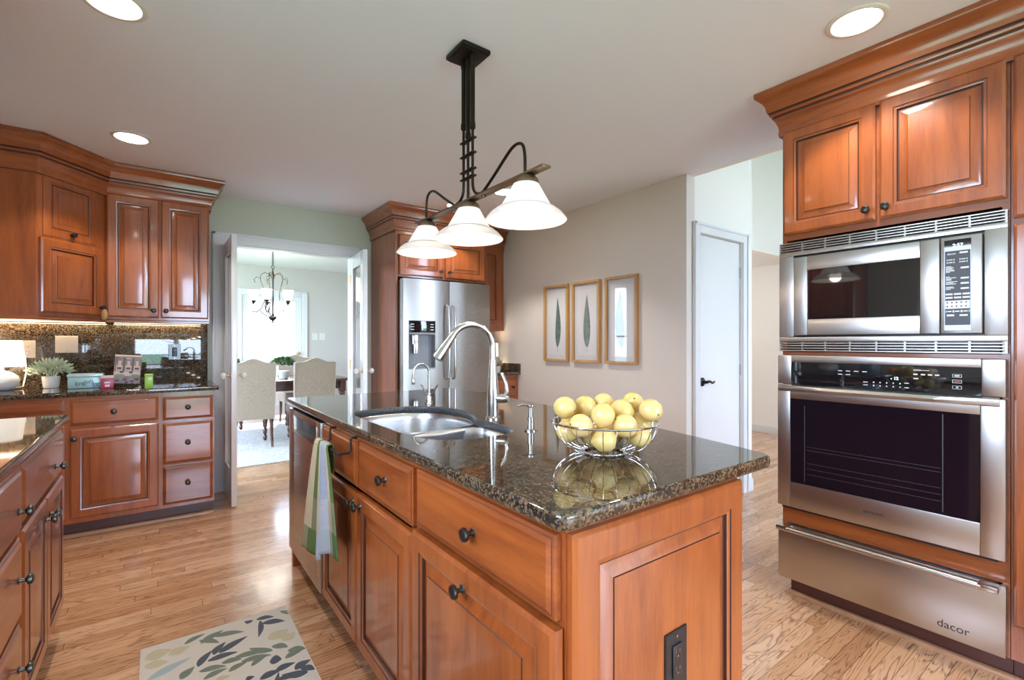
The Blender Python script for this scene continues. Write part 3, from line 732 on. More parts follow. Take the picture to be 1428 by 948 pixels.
b = MB(); b.sweep([(-.915, 3.884), (-.566, 3.884), (-.279, 4.226), (.306, 4.226), (.306, 4.545)], [(-.02, 1.353), (0, 1.353), (.004, 1.358), (.004, 1.370), (0, 1.3745), (-.02, 1.3745)], -1)
o = b.build('light_rail', cherry_h, None, origin=(-.28, 4.222, 1.353)); tag(o, 'thin wood light rail under the left upper cabinets', 'moulding')
for i, (x0, x1, yy) in enumerate(((-.26, .28, 4.505), (-.90, -.30, 4.505))):
    u = thing('under_cabinet_light', ['lit light strip under the two door upper cabinet', 'lit light strip under the diagonal corner cabinet'][i], 'light', (x0, yy, 1.36))
    box1('housing', white_pl, u, 0, x1-x0, 0, .035, .004, .014); box1('diffuser', under_m, u, .005, x1-x0-.005, .004, .031, 0, .004)
    light('strip_glow', 'AREA', ((x1-x0)/2, .018, -.004), K_UNDER*(2 if i == 0 else 2.6), (1, .82, .55), parent=u, shape='RECTANGLE', size=x1-x0, size_y=.03)
# wooden tag hanging from the corner cabinet knob
kx = Mi.inverted() @ Vector((L_-.065, -.052, 1.41))
tg = thing('hanging_tag', 'little carved wooden ornament hanging from corner cabinet knob', 'ornament', kx)
b = MB(); b.lathe([(.004, .028), (.010, .022), (.017, .006), (.0185, -.014), (.016, -.032), (.009, -.042), (.003, -.044)], 14, sy=.6); b.build('body', wood('carved_wood', (.48, .26, .09), (.28, .13, .04), 'z', .5, .1), tg)
b = MB(); b.tube([(.0, .0, .027), (.004, .006, .040), (0, .014, .046), (-.004, .006, .040)], .0012, 6, True); b.build('cord', black_iron, tg)

# --- oven wall: tall cabinet, faces -x ; local x = 1.075 - Y, local y = X - 2.42
OL = (2.42, 1.075, 0)
oc = thing('oven_cabinet', 'tall cherry oven cabinet with two upper doors around the appliances', 'cabinet', OL, -90)
b = MB(); OW = .765
b.box(0, .02, .0, .60, .1, 1.70); b.box(OW-.02, OW, .0, .60, .1, 1.70); b.box(.02, OW-.02, .58, .60, .1, 1.70)
b.box(0, OW, 0, .60, 1.70, 2.40); b.box(.02, OW-.02, 0, .58, 1.158, 1.173); b.box(.02, OW-.02, 0, .58, .36, .437); b.box(.02, OW-.02, 0, .58, .1, .115)
b.build('carcass', cherry_h, oc)
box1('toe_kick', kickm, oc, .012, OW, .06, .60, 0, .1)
front(oc, 'door', .008, .374, 1.728, 2.218, [(.346, 1.772)], .022)
front(oc, 'door', .388, .757, 1.728, 2.218, [(.413, 1.772)], .022)
b = MB(); b.sweep([(2.42+.055, -.8), (2.42+.055, 1.065), (3.03, 1.065)], [(0, 0), (.018, 0), (.018, .006), (.013, .015), (.006, .019), (0, .02)], 1)
o = b.build('shoe_moulding', shoe_m, None, origin=(2.45, .3, 0)); tag(o, 'wood shoe moulding at foot of the oven wall cabinets', 'moulding')
pc = thing('pantry_cabinet', 'tall pantry cabinet right of the ovens at the picture edge', 'cabinet', (2.42, .308, 0), -90)
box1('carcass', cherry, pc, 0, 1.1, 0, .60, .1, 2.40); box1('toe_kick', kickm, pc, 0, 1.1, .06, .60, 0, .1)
front(pc, 'door', .008, .50, 1.652, 2.218, [(.46, 1.70)]); front(pc, 'door', .008, .50, .225, 1.632, [(.46, 1.0)])
front(pc, 'door', .512, 1.0, 1.652, 2.218, [(.55, 1.70)]); front(pc, 'door', .512, 1.0, .225, 1.632, [(.55, 1.0)])
b = MB(); b.sweep([(2.42, -.80), (2.42, 1.075), (3.028, 1.075)], CR, 1, dark=DK)
o = b.build('crown_moulding', [cherry_y, glaze], None, origin=(2.42, .3, 2.205)); tag(o, 'cherry crown moulding above the ovens at the upper right', 'moulding')
# --- microwave with trim kit : local z from 1.174
mw = thing('built_in_microwave', 'stainless built-in microwave with slotted trim above the wall oven', 'microwave', (2.42, 1.080, 1.174), -90)
MWW, MWH = .768, .513
b = MB(); y0 = -.026
b.box(0, MWW, y0, -.001, MWH-.066, MWH-.046, .002)                    # rail below the upper slots
b.box(0, .064, y0, -.001, .068, MWH-.066, .002); b.box(MWW-.06, MWW, y0, -.001, .068, MWH-.066, .002)
b.box(0, MWW, y0, -.001, .046, .068, .002)
for zc in (.002, .0135, .025, .0365): b.box(0, MWW, y0, -.001, zc, zc+.0055, .0015)
for zc in (MWH-.0075, MWH-.0185, MWH-.0295, MWH-.0405): b.box(0, MWW, y0, -.001, zc, zc+.0055, .0015)
for k in range(9):
    x = .004 + k*(MWW-.01)/8
    for z0, z1 in ((.002, .046), (MWH-.046, MWH-.002)): b.box(x-.002, x+.004, y0+.004, -.003, z0, z1)
b.build('trim_kit', steel_h, mw)
box1('slot_backing', black_pl, mw, .024, MWW-.024, .001, .45, .004, MWH-.004)
b = MB(); mx0, mx1, mz0, mz1 = .070, .588, .076, .436
wx0, wx1, wz0, wz1 = .127, .530, .148, .372
yd = -.040
b.box(mx0, wx0, yd, -.002, mz0, mz1, .003); b.box(wx1, mx1, yd, -.002, mz0, mz1, .003); b.box(wx0, wx1, yd, -.002, mz0, wz0, .003); b.box(wx0, wx1, yd, -.002, wz1, mz1, .003)
md = b.build('door', steel_h, mw)
box1('door_window', black_gl, md, wx0, wx1, yd+.006, yd+.010, wz0, wz1)
b = MB(); b.box(mx1+.003, .704, yd, -.002, mz0, mz1, .003); b.build('control_frame', steel_h, mw)
cx0, cx1, cz0, cz1 = .602, .676, .088, .424
cp = box1('control_panel', black_gl, mw, cx0, cx1, yd-.003, yd-.0005, cz0, cz1)
text('clock_digits', '2:57', .017, lit_digit, cp, Matrix.Translation((.640, yd-.0034, .402)) @ FRONT)
b = MB(); b.box(cx0+.002, cx1-.002, yd-.0036, yd-.003, .107, .383); b.build('key_field', mat('panel_charcoal', (.035, .037, .042), .4), cp)
b = MB(); yk = yd-.0044; rk = random.Random(3)
def key(x0, x1, z): b.box(x0, x1, yk, yk+.0008, z-.003, z+.003)
X = lambda u: cx0 + u*(cx1-cx0)
key(X(.58), X(.88), .374)
for z in (.350, .340):
    for u in (.1, .58): b.box(X(u), X(u+.03), yk, yk+.0008, z-.003, z+.003); b.box(X(u+.06), X(u+.22), yk, yk+.0008, z-.0015, z+.0015); b.box(X(u+.26), X(u+.29), yk, yk+.0008, z-.003, z+.003)
for z, k in ((.318, 6), (.280, 4), (.261, 3), (.242, 3)):
    key(X(.62), X(.92), z)
    for q in range(k): b.box(X(.06), X(.2+rk.random()*.3), yk, yk+.0008, z+.006-q*.0042, z+.0082-q*.0042)
for z in (.222, .209):
    for u in (.05, .37, .69): key(X(u), X(u+.27), z)
b.box(X(.04), X(.96), yk, yk+.0008, .168, .198)
for u in (.06, .36, .66): b.box(X(u), X(u+.03), yk, yk+.0008, .154, .162); b.box(X(u+.06), X(u+.22), yk, yk+.0008, .156, .160); b.box(X(u+.26), X(u+.29), yk, yk+.0008, .154, .162)
b.box(X(.1), X(.38), yk, yk+.0008, .140, .147); key(X(.58), X(.88), .143)
b.build('key_lettering', print_w, cp)
b = MB()
for i in range(5):
    for j in range(2): b.box(X(.09+i*.175), X(.15+i*.175), yk-.0006, yk+.0002, .1745+j*.014, .179+j*.014)
b.build('number_keys', ink, cp)
text('panel_lettering', 'dacor', .011, print_w, cp, Matrix.Translation((X(.28), yd-.0042, .372)) @ FRONT)
# --- wall oven : z .437 .. 1.158
ov = thing('built_in_oven', 'stainless single wall oven with dark glass door below the microwave', 'oven', (2.42, 1.085, .437), -90)
OVW = .768
b = MB(); b.box(.030, OVW-.030, .001, .50, .012, .70); b.build('oven_box', black_pl, ov)
yo = -.030
b = MB(); pz0, pz1 = .586, .720
px0, px1, qz0, qz1 = .060, .706, .586, .688
b.box(0, px0, yo, -.001, pz0, pz1, .004); b.box(px1, OVW, yo, -.001, pz0, pz1, .004); b.box(px0, px1, yo, -.001, qz1, pz1, .003)
cf = b.build('control_fascia', steel_h, ov)
cg = box1('control_glass', black_gl, cf, px0, px1, yo+.002, -.001, qz0, qz1)
b = MB(); yk = yo+.0012
def tick(x0, x1, z0, z1): b.box(x0, x1, yk, yk+.0008, z0, z1)
for x, z in ((.252, .655), (.282, .655), (.312, .655), (.342, .655), (.252, .640), (.282, .640), (.345, .612), (.345, .600)): tick(x, x+.016, z, z+.003)
for x in (.380, .402, .424, .446, .468):
    for z in (.612, .598): tick(x, x+.004, z, z+.005)
for z in (.616, .598): tick(.484, .498, z, z+.003)
tick(.512, .560, .670, .6715); tick(.512, .535, .669, .673)
for x in (.512, .535, .556, .577): tick(x, x+.013, .652, .657)
tick(.512, .527, .636, .640)
for z in (.655, .634, .612):
    x = .627; tick(x, x+.026, z-.006, z-.0048); tick(x, x+.026, z+.0048, z+.006); tick(x, x+.0012, z-.006, z+.006); tick(x+.0248, x+.026, z-.006, z+.006)
tick(.633, .647, .653, .657); tick(.6385, .6415, .609, .615); tick(.636, .644, .611, .613)
b.build('panel_lettering', print_w, cg)
b = MB(); tick(.632, .648, .632, .636); b.build('stop_key', print_r, cg)
text('clock_digits', '- 12', .016, lit_digit, cg, Matrix.Translation((.452, yo+.0012, .634)) @ FRONT)
b = MB(); dz0, dz1 = .008, .578
gx0, gx1, gz0, gz1 = .056, .703, .126, .518
b.box(0, gx0, yo-.002, -.001, dz0, dz1, .004); b.box(gx1, OVW, yo-.002, -.001, dz0, dz1, .004); b.box(gx0, gx1, yo-.002, -.001, dz0, gz0, .003); b.box(gx0, gx1, yo-.002, -.001, gz1, dz1, .003)
od = b.build('door', steel_h, ov)
box1('door_glass', mat('dark_oven_glass', (.008, .005, .010), .05, ior=1.38), od, gx0, gx1, yo+.003, yo+.008, gz0, gz1)
b = MB(); b.box(gx0+.06, gx0+.0625, yo+.002, yo+.003, gz0+.01, gz1-.03); b.box(gx1-.105, gx1-.102, yo+.002, yo+.003, gz0+.01, gz1-.01)
for z in (.30, .285, .225, .20, .175): b.box(gx0+.07, gx1-.11, yo+.0022, yo+.003, z, z+.0012)
b.build('rack_lines', mat('dim_rack_metal', (.10, .10, .11), .4, .5), od)
P_ = [(0, .556), (-.006, .551), (-.030, .556), (-.034, .566), (-.030, .578), (-.004, .584), (0, .580)]
rs = []
for i in range(21):
    u = i/20; x = .006 + u*(OVW-.020); bow = .35 + .65*min(1, 4*u*(1-u)*1.6)
    rs.append([(x, yo-.002 + p*bow, z) for p, z in P_])
b = MB(); b.rings(rs, True, True, True); b.build('handle', steel_h, od)
text('logo_lettering', 'SAMSUNG', .0155, ink, od, Matrix.Translation((.382, yo-.0024, .070)) @ FRONT)
b = MB(); b.box(.02, OVW-.02, -.028, -.001, 0, .006); b.build('vent_slot', black_pl, ov)
# --- warming drawer : z .105 .. .358
wd = thing('warming_drawer', 'stainless warming drawer with bar handle below the wall oven', 'warming drawer', (2.42, 1.085, .103), -90)
box1('drawer_box', grey_pl, wd, .024, OVW-.024, .002, .5, .014, .250)
b = MB(); b.box(0, OVW, -.026, .0, 0, .252, .004); wf = b.build('drawer_face', steel_h, wd)
b = MB(); b.tube([(.055, -.066, .246), (.71, -.066, .246)], .012, 14); hb = b.build('handle_bar', steel_h, wf)
for x0, x1 in ((.010, .060), (.70, .755)):
    b = MB(); b.box(x0, x1, -.076, -.024, .234, .258, .006); b.build('handle_bracket', chrome, hb)
text('logo_lettering', 'dacor', .040, ink, wf, Matrix.Translation((.628, -.0262, .046)) @ FRONT)

# --- refrigerator and its surround, faces -y
FX0, FX1 = 1.672, 2.625
fs = thing('refrigerator_surround', 'cherry cabinet surround with two doors above the refrigerator', 'cabinet', (FX0, 3.972, 0))
FW = FX1-FX0; b = MB()
b.box(0, .02, 0, .595, 0, 1.80); b.box(FW-.02, FW, 0, .595, 0, 1.80); b.box(0, FW, 0, .595, 1.80, 2.40); b.build('carcass', cherry, fs)
front(fs, 'door', .028, .462, 1.818, 2.172, [(.432, 1.872)], .022); front(fs, 'door', .488, .922, 1.818, 2.172, [(.520, 1.872)], .022)
b = MB(); b.sweep([(FX0, 4.568), (FX0, 3.972), (FX1, 3.972), (FX1, 4.242), (3.028, 4.242)], CR, -1, dark=DK)
o = b.build('crown_moulding', [cherry_h, glaze], None, origin=(FX0, 3.972, 2.205)); tag(o, 'cherry crown moulding above the refrigerator', 'moulding')
fr = thing('refrigerator', 'stainless french door refrigerator with ice dispenser beyond the island', 'refrigerator', (1.70, 3.868, 0))
RW = .895
box1('body', steel_d, fr, 0, RW, .078, .66, .02, 1.765)
def door_shell(b, x0, x1, z0, z1, hole=None):
    def curve(x): return .014*(1-((x-(x0+x1)/2)/((x1-x0)/2))**2)
    xs = [x0 + (x1-x0)*i/16 for i in range(17)]
    if hole: xs = sorted(set(xs + [hole[0], hole[1]]))
    zs = [z0, z1] if not hole else [z0, hole[2], hole[3], z1]
    for i in range(len(xs)-1):
        for j in range(len(zs)-1):
            if hole and hole[0]-1e-6 <= xs[i] and xs[i+1] <= hole[1]+1e-6 and j == 1: continue
            b.add([(xs[i], -curve(xs[i]), zs[j]), (xs[i+1], -curve(xs[i+1]), zs[j]), (xs[i+1], -curve(xs[i+1]), zs[j+1]), (xs[i], -curve(xs[i]), zs[j+1])], [(0, 1, 2, 3)])
    n = len(xs)
    for z, fl in ((z0, 1), (z1, -1)):
        b.add([(x, -curve(x), z) for x in xs] + [(x0, .07, z), (x1, .07, z)], [tuple(range(n)) + (n+1, n)])
    for x in (x0, x1): b.add([(x, 0, z0), (x, .07, z0), (x, .07, z1), (x, 0, z1)], [(0, 1, 2, 3)])
b = MB(); door_shell(b, 0, .444, .74, 1.775, (.046, .300, .985, 1.41)); ld = b.build('left_door', steel_f, fr)
b = MB(); door_shell(b, .450, RW, .74, 1.775); rd = b.build('right_door', steel_f, fr)
b = MB(); door_shell(b, 0, RW, .05, .73); zd = b.build('freezer_drawer', steel_f, fr)
dp = box1('dispenser_panel', black_gl, ld, .046, .300, -.016, .03, 1.305, 1.41, .002)
b = MB()
for x in (.062, .250):
    for z in (1.375, 1.352, 1.328): b.box(x, x+.03, -.0172, -.016, z, z+.006)
b.box(.165, .178, -.0172, -.016, 1.328, 1.344); b.build('panel_lettering', print_w, dp)
b = MB(); b.box(.046, .300, .055, .06, .985, 1.295); b.box(.046, .05, -.004, .055, .985, 1.295); b.box(.296, .30, -.004, .055, .985, 1.295); b.box(.05, .296, -.010, .055, .985, .995); b.box(.046, .300, -.016, .055, 1.290, 1.305)
dn = b.build('dispenser_niche', grey_pl, ld)
b = MB(); b.box(.09, .15, .01, .04, 1.20, 1.29, .006); b.box(.10, .145, .0, .03, 1.12, 1.22, .006); b.build('dispenser_paddle', chrome, dn)
for par, x, s in ((ld, .414, 1), (rd, .482, -1)):
    b = MB(); b.tube([(x, -.010, 1.56), (x, -.045, 1.545), (x+s*.003, -.058, 1.40), (x+s*.004, -.060, 1.20), (x+s*.003, -.058, 1.0), (x, -.045, .90), (x, -.010, .885)], [.008, .011, .013, .013, .013, .011, .008], 10); b.build('handle', steel_h, par)
b = MB(); b.tube([(.08, -.012, .64), (.10, -.055, .64), (.80, -.055, .64), (.82, -.012, .64)], .012, 10); b.build('handle', steel_h, zd)
# --- coffee nook right of the refrigerator
nb = base_cab('nook_base_cabinet', 'small base cabinet right of the refrigerator below a granite top', (2.63, BY, 0), 0, .398, .586,
              [('drawer', .03, .36, .665, .848, [(.31, .76)]), ('door', .03, .36, .13, .65, [(.31, .60)])])
nt_ = slab('nook_worktop', [gran, gran_e], rounded([(2.63, 3.935), (3.028, 3.935), (3.028, 4.568), (2.63, 4.568)], .006), [], .884, .914, None, (2.83, 4.25, .884))
tag(nt_, 'granite worktop in the nook right of the refrigerator', 'worktop')
b = MB(); b.box(3.008, 3.029, 3.937, 4.545, .9145, 1.0, .002); b.box(2.63, 3.029, 4.548, 4.569, .9145, 1.335, .002); o = b.build('nook_backsplash', gran, None, origin=(2.83, 4.56, .9145))
tag(o, 'granite backsplash in the nook right of the refrigerator', 'backsplash')
nu = thing('nook_upper_cabinet', 'narrow upper cabinet between the refrigerator and the picture wall', 'cabinet', (2.63, 4.242, 0))
box1('carcass', cherry, nu, 0, .397, 0, .326, 1.345, 2.40); front(nu, 'door', .02, .345, 1.40, 2.215, [(.06, 1.45)], .020)
nl = thing('nook_lamp', 'small lit lamp at the back of the refrigerator nook', 'lamp', (2.905, 4.27, .914))
b = MB(); b.lathe([(.045, 0), (.045, .006), (.02, .012), (.018, .05), (.03, .09), (.02, .13), (.008, .14), (.008, .165)], 16); b.build('base', ceram, nl)
b = MB(); b.lathe([(.062, .155), (.056, .30)], 24, cap0=False, cap1=False); b.build('lamp_shade', linen_shade, nl)
light('nook_glow', 'POINT', (0, -.0, .22), .8, (1, .8, .55), parent=nl, shadow_soft_size=.03)

np_ = thing('nook_plant', 'tiny green plant in a white pot in the refrigerator nook', 'plant', (2.835, 4.08, .914))
b = MB(); b.lathe([(.026, 0), (.034, .055), (.034, .06), (.029, .06)], 18); b.build('pot', ceram, np_)
# ------------------------------------------------------------------ lights
def recessed(x, y, label):
    r = thing('recessed_light', label, 'light', (x, y, 2.42), 0, 'recessed ceiling lights')
    b = MB(); b.lathe([(.098, -.0005), (.098, -.003), (.090, -.007), (.080, -.006), (.076, -.001), (.076, -.0005)], 40, cap0=False, cap1=False); b.build('trim_ring', white_pl, r)
    b = MB(); b.lathe([(.076, -.003), (.0755, -.0035), (.03, -.0045), (.001, -.005)], 40, cap0=False); b.build('lens', can_m, r)
    light('downlight', 'SPOT', (0, 0, -.012), K_RECESS, (1, .95, .89), parent=r, spot_size=R(112), spot_blend=.3, shadow_soft_size=.06)
recessed(2.105, .673, 'round recessed ceiling light above the wall ovens')
recessed(-.125, 3.59, 'round recessed ceiling light nearest the left upper cabinets')
recessed(-.125, 2.205, 'round recessed ceiling light cut by the top edge of the picture')
recessed(2.10, 3.66, 'round recessed ceiling light before the refrigerator behind the pendant')
recessed(2.22, 3.10, 'round recessed ceiling light shining on the picture wall behind the near shade')
recessed(.75, -.9, 'round recessed ceiling light behind the viewer')
hl = thing('hall_fill_globe', 'added unseen globe light brightening the hall beyond the white door', 'light', (5.3, 3.9, 2.255))  # added lamp, out of view, to brighten the hall ceiling band
b = MB(); b.lathe([(.15, 0), (.15, -.02), (.13, -.03)], 24); b.build('base', white_pl, hl)
b = MB(); b.lathe([(.13, -.03), (.125, -.06), (.09, -.095), (.001, -.11)], 24, cap0=False); b.build('globe', can_m, hl)
light('hall_fill_glow', 'POINT', (0, -.3, -.45), 6, (1, .97, .93), parent=hl, shadow_soft_size=.1)
# pendant
pn = thing('pendant_light', 'bronze three shade island pendant hanging from the ceiling', 'pendant lamp', (1.037, 1.707, 1.60))
def rel(p): return (p[0]-1.037, p[1]-1.707, p[2]-1.60)
b = MB(); b.box(-.066, .066, -.072, .072, .800, .8195, .006); b.box(-.058, .058, -.064, .064, .794, .802, .003); cn = b.build('canopy', bronze, pn)
for s in (-1, 0, 1):
    y = s*.036
    b = MB(); x = -.0
    zt = .80; zm = (.50, .47, .52)[s+1]
    b.lathe([(.0115, zt), (.0115, zt-.03), (.0095, zt-.035), (.0095, zm+.02), (.012, zm+.015), (.012, zm-.005), (.006, zm-.012), (.006, zm-.02)], 12, (0, y, 0))
    lo = [(0, y, zm), (0, y, .33)]
    if s == 0: lo += [(0, 0, .205)]
    else:
        lo += [(0, y, .28), (0, y*1.15, .245), (0, y*1.7, .222), (0, y*2.6, .213), (0, s*.115, .216), (0, s*.13, .222), (0, s*.20, .262), (0, s*.27, .305), (0, s*.31, .325), (0, s*.345, .328), (0, s*.372, .312), (0, s*.383, .27), (0, s*.384, .205)]
    b.tube(spline(lo) if s else lo, .0058, 10); b.build('rod', bronze, pn)
for z in (.455, .395, .330, .300):
    b = MB(); b.box(-.010, .010, -.052, .052, z-.0035, z+.0035, .002); b.build('tie_bar', bronze, pn)
b = MB(); b.box(-.019, .019, -.50, .47, .199, .207, .001); b.lathe([(.009, .192), (.009, .214)], 10, (0, -.12, 0)); b.lathe([(.009, .192), (.009, .214)], 10, (0, .12, 0)); b.build('crossbar', bronze_l, pn)
for s in (-1, 0, 1):
    y = s*.384 - .006
    b = MB(); b.lathe([(.012, .200), (.034, .196), (.043, .186), (.046, .170), (.044, .158)], 24, (0, y, 0)); so = b.build('socket_cup', bronze_l, pn)
    b = MB(); b.lathe([(.040, .178), (.046, .168), (.066, .132), (.088, .093), (.092, .087), (.090, .084), (.084, .094), (.062, .132), (.042, .168), (.036, .176)], 40, (0, y, 0), cap0=False, cap1=False); sh = b.build('lamp_shade', shade_m, pn)
    b = MB(); b.lathe([(.090, .0895), (.104, .083), (.124, .068), (.138, .052), (.143, .045), (.141, .043), (.134, .050), (.120, .065), (.102, .079), (.088, .085)], 48, (0, y, 0), cap0=False, cap1=False); b.build('shade_brim', brim_m, sh)
    b = MB(); b.tube([(.0905*math.cos(a), y+.0905*math.sin(a), .0875) for a in [2*PI*q/48 for q in range(48)]], .0022, 6, True); b.build('shade_ring', ring_m, sh)
    b = MB(); b.ellipsoid((0, y, .118), .027, .027, .036); b.build('bulb', bulb_m, sh)
    light('pendant_glow', 'POINT', (0, y, .070), K_PEND, (1, .87, .70), parent=pn, shadow_soft_size=.035)

# ------------------------------------------------------------------ island props
fb = thing('wire_fruit_bowl', 'chrome wire bowl full of lemons on the island worktop', 'bowl', (.985, .905, .914))
def brad(z): u = max(0, min(1, (z-.005)/.08)); return .056+.086*math.sqrt(max(0, 1-(1-u)**2))**1.15
b = MB(); b.tube([(.143*math.cos(a), .143*math.sin(a), .086) for a in [2*PI*k/48 for k in range(48)]], .0030, 8, True); b.build('rim', chrome_b, fb)
b = MB(); b.tube([(.056*math.cos(a), .056*math.sin(a), .0035) for a in [2*PI*k/36 for k in range(36)]], .0032, 8, True); b.build('base_ring', chrome_b, fb)
for k in range(26):
    a = 2*PI*k/26; b = MB()
    b.tube([(brad(z)*math.cos(a), brad(z)*math.sin(a), z) for z in (.005, .006, .0085, .013, .02, .03, .042, .055, .07, .085)], .0012, 6); b.build('wire', chrome_b, fb)
LEM = [(0.9002, 0.9708, 1.0368), (0.9772, 0.9717, 1.0335), (1.0400, 0.9582, 1.0375), (1.0315, 0.8829, 1.0279), (1.0997, 0.9017, 1.0416), (1.0799, 0.8228, 1.0319), (0.9389, 0.8667, 1.0255), (0.8895, 0.8979, 0.9985), (0.9841, 0.8302, 0.9977), (0.9329, 0.8556, 0.9624), (1.0395, 0.8302, 0.9648), (0.8976, 0.9569, 0.9739), (0.9683, 0.9387, 0.9616), (1.0269, 0.9115, 0.9622), (1.0872, 0.8677, 0.9863), (0.9498, 0.9972, 0.9811), (1.0850, 0.9345, 0.9776)]
LLAB = ['lemon at the left rim of the wire bowl with its stem end facing out', 'lemon in back left of the bowl above the rim', 'lemon highest at the back middle of the bowl', 'lemon right of the big front lemon, on top of the pile', 'lemon topmost at back right of the bowl', 'lemon at the right rim of the wire bowl', 'big lemon standing at front centre of the pile', 'lemon behind the wires at front left of the bowl', 'lemon behind the wires at front right of the bowl', 'lowest lemon at front centre of the bowl', 'lemon low in the right half of the bowl', 'lemon low against the left wires of the bowl', 'lemon buried low in the bowl behind the front ones', 'lemon buried in the middle of the bowl', 'lemon at the right of the bowl below the rim lemon', 'lemon hidden at the left rear of the bowl', 'lemon hidden at the right rear of the bowl']
rl = random.Random(5); first = None
for i, p in enumerate(LEM):
    if first is None:
        b = MB(); r0 = .0312
        pr = [(.001, -.0350), (.004, -.0343), (.008, -.0322), (.014, -.0285), (.0215, -.0225), (.028, -.0135), (r0, 0), (.029, .0125), (.0225, .0225), (.014, .0285), (.008, .0312), (.004, .0325), (.001, .033)]
        b.lathe(pr, 24, cap0=False, cap1=False); o = b.build('lemon', lemon_m, None, smooth=80); first = o
        b = MB(); b.lathe([(.003, .0322), (.0028, .0338), (.001, .0342)], 8); b.build('stem_scar', stem_m, o)
    else: o = copy_tree(first)
    o.location = p
    o.rotation_euler = [(R(100), 0, R(10)), (R(70), 0, R(60)), (R(40), 0, R(160)), (R(-80), R(20), R(40)), (R(60), 0, R(-40)), (R(105), 0, R(-15)), (R(10), R(12), 0)][i] if i < 7 else (rl.uniform(0, 3), rl.uniform(0, 3), rl.uniform(0, 6))
    tag(o, LLAB[i], 'lemon', 'lemons in the wire bowl')
# towel bar and towel
tb = thing('towel_bar', 'black over the drawer towel bar on the island front', 'towel bar', (.52, 1.86, .80))
b = MB()
for y in (1.735, 1.99):
    b.tube([(.584-.52, y-1.86, .871-.80), (.566-.52, y-1.86, .872-.80), (.560-.52, y-1.86, .868-.80), (.560-.52, y-1.86, .826-.80), (.553-.52, y-1.86, .818-.80), (.520-.52, y-1.86, .818-.80)], .0042, 8)
b.build('hook', black_iron, tb)
b = MB(); b.tube([(0, 1.725-1.86, .018), (0, 2.02-1.86, .018)], .0058, 10); b.build('bar', black_iron, tb)
tw = MB(); NU, NV = 44, 40; vs = []; uv = []
for j in range(NV+1):
    v = j/NV
    for i in range(NU+1):
        u = i/NU
        # v<.12 : back fall and over the bar ; then the front fall
        s = v*.62
        if s < .10: zz = .725 + s; dx = .010; f = 0
        elif s < .13: a = (s-.10)/.03*PI; zz = .825 + .009*math.sin(a); dx = .010*math.cos(a); f = 0
        else: f = (s-.13)/.49; zz = .825 - (s-.13); dx = -.010 - .003*f
        k = max(0, f)
        ytop = 2.008 - u*.165
        yb = 2.185 - u*.50
        y = ytop*(1-k**.75) + yb*k**.75
        fold = .009*math.sin(u*13+.4) if u > .45 else .004*math.sin(u*9)
        x = .520 + dx*1.15 - (.007 + fold)*k
        if .47 < u < .60: x += .012*math.sin((u-.47)/.13*PI)*k*1.2
        if u > .88: x += .010*(u-.88)/.12*k
        if f > 0: zz += (.13*u + .010*math.sin(u*9+1.0) - .02*(.46 < u < .56))*k
        x = min(x, .555)
        vs.append((x, y, zz)); uv.append((u, max(0, (f if f > 0 else 0))))
fs_ = [(j*(NU+1)+i, j*(NU+1)+i+1, (j+1)*(NU+1)+i+1, (j+1)*(NU+1)+i) for j in range(NV) for i in range(NU)]
tw.add(vs, fs_); to = tw.build('dish_towel', towel_m, None, origin=(.52, 1.95, .6), smooth=80)
ul = to.data.uv_layers.new(name='UVMap')
for lp in to.data.loops: ul.data[lp.index].uv = uv[lp.vertex_index]
md_ = to.modifiers.new('thickness', 'SOLIDIFY'); md_.thickness = .0035; md_.offset = 1
tag(to, 'striped beige green and blue dish towel hanging on the towel bar', 'towel')

# ------------------------------------------------------------------ back worktop props
def leaf_cluster(b, c, rx, rz, n, ls, lw, rnd, up=.35, stems=0):
    for k in range(n):
        th = rnd.uniform(0, 2*PI); ph = math.asin(rnd.uniform(-.25, 1)); rr = rnd.uniform(.55, 1)
        d = Vector((math.cos(th)*math.cos(ph), math.sin(th)*math.cos(ph), math.sin(ph)))
        p = Vector(c) + Vector((d.x*rx*rr, d.y*rx*rr, d.z*rz*rr))
        ax = (d + Vector((rnd.uniform(-.5, .5), rnd.uniform(-.5, .5), up+rnd.uniform(-.4, .4)))).normalized()
        sd_ = ax.cross(Vector((rnd.uniform(-1, 1), rnd.uniform(-1, 1), rnd.uniform(-1, 1)))).normalized(); nn = ax.cross(sd_)
        l = ls*rnd.uniform(.7, 1.25); w = lw*rnd.uniform(.8, 1.2)
        b.add([p, p+ax*l*.45+sd_*w-nn*w*.3, p+ax*l, p+ax*l*.45-sd_*w-nn*w*.3, p+ax*l*.5+nn*w*.25], [(0, 1, 4), (1, 2, 4), (2, 3, 4), (3, 0, 4)])
rp = random.Random(11)
pl = thing('potted_plant', 'pale sage leaved plant in a white pot on the back worktop', 'plant', (-.572, 4.40, .914))
b = MB(); b.lathe([(.036, 0), (.040, .004), (.047, .070), (.047, .078), (.042, .078), (.038, .05)], 24, cap1=True); b.build('pot', ceram, pl)
b = MB(); b.lathe([(.040, .064), (.02, .070), (.001, .071)], 16, cap0=False); b.build('soil', mat('dark_soil', (.05, .035, .02), .9), pl)
b = MB()
for k in range(26):
    a = rp.uniform(0, 2*PI); e = rp.uniform(.25, 1.0); l = rp.uniform(.08, .135)
    b.tube([(.015*math.cos(a), .015*math.sin(a), .066), (.05*e*math.cos(a), .05*e*math.sin(a), .066+l*.55), (.11*e*math.cos(a), .11*e*math.sin(a), .066+l*(.95-.25*e))], .0012, 5)
b.build('stems', leaf_sage, pl)
b = MB(); leaf_cluster(b, (0, 0, .110), .105, .075, 330, .030, .0075, rp); b.build('foliage', leaf_sage, pl)
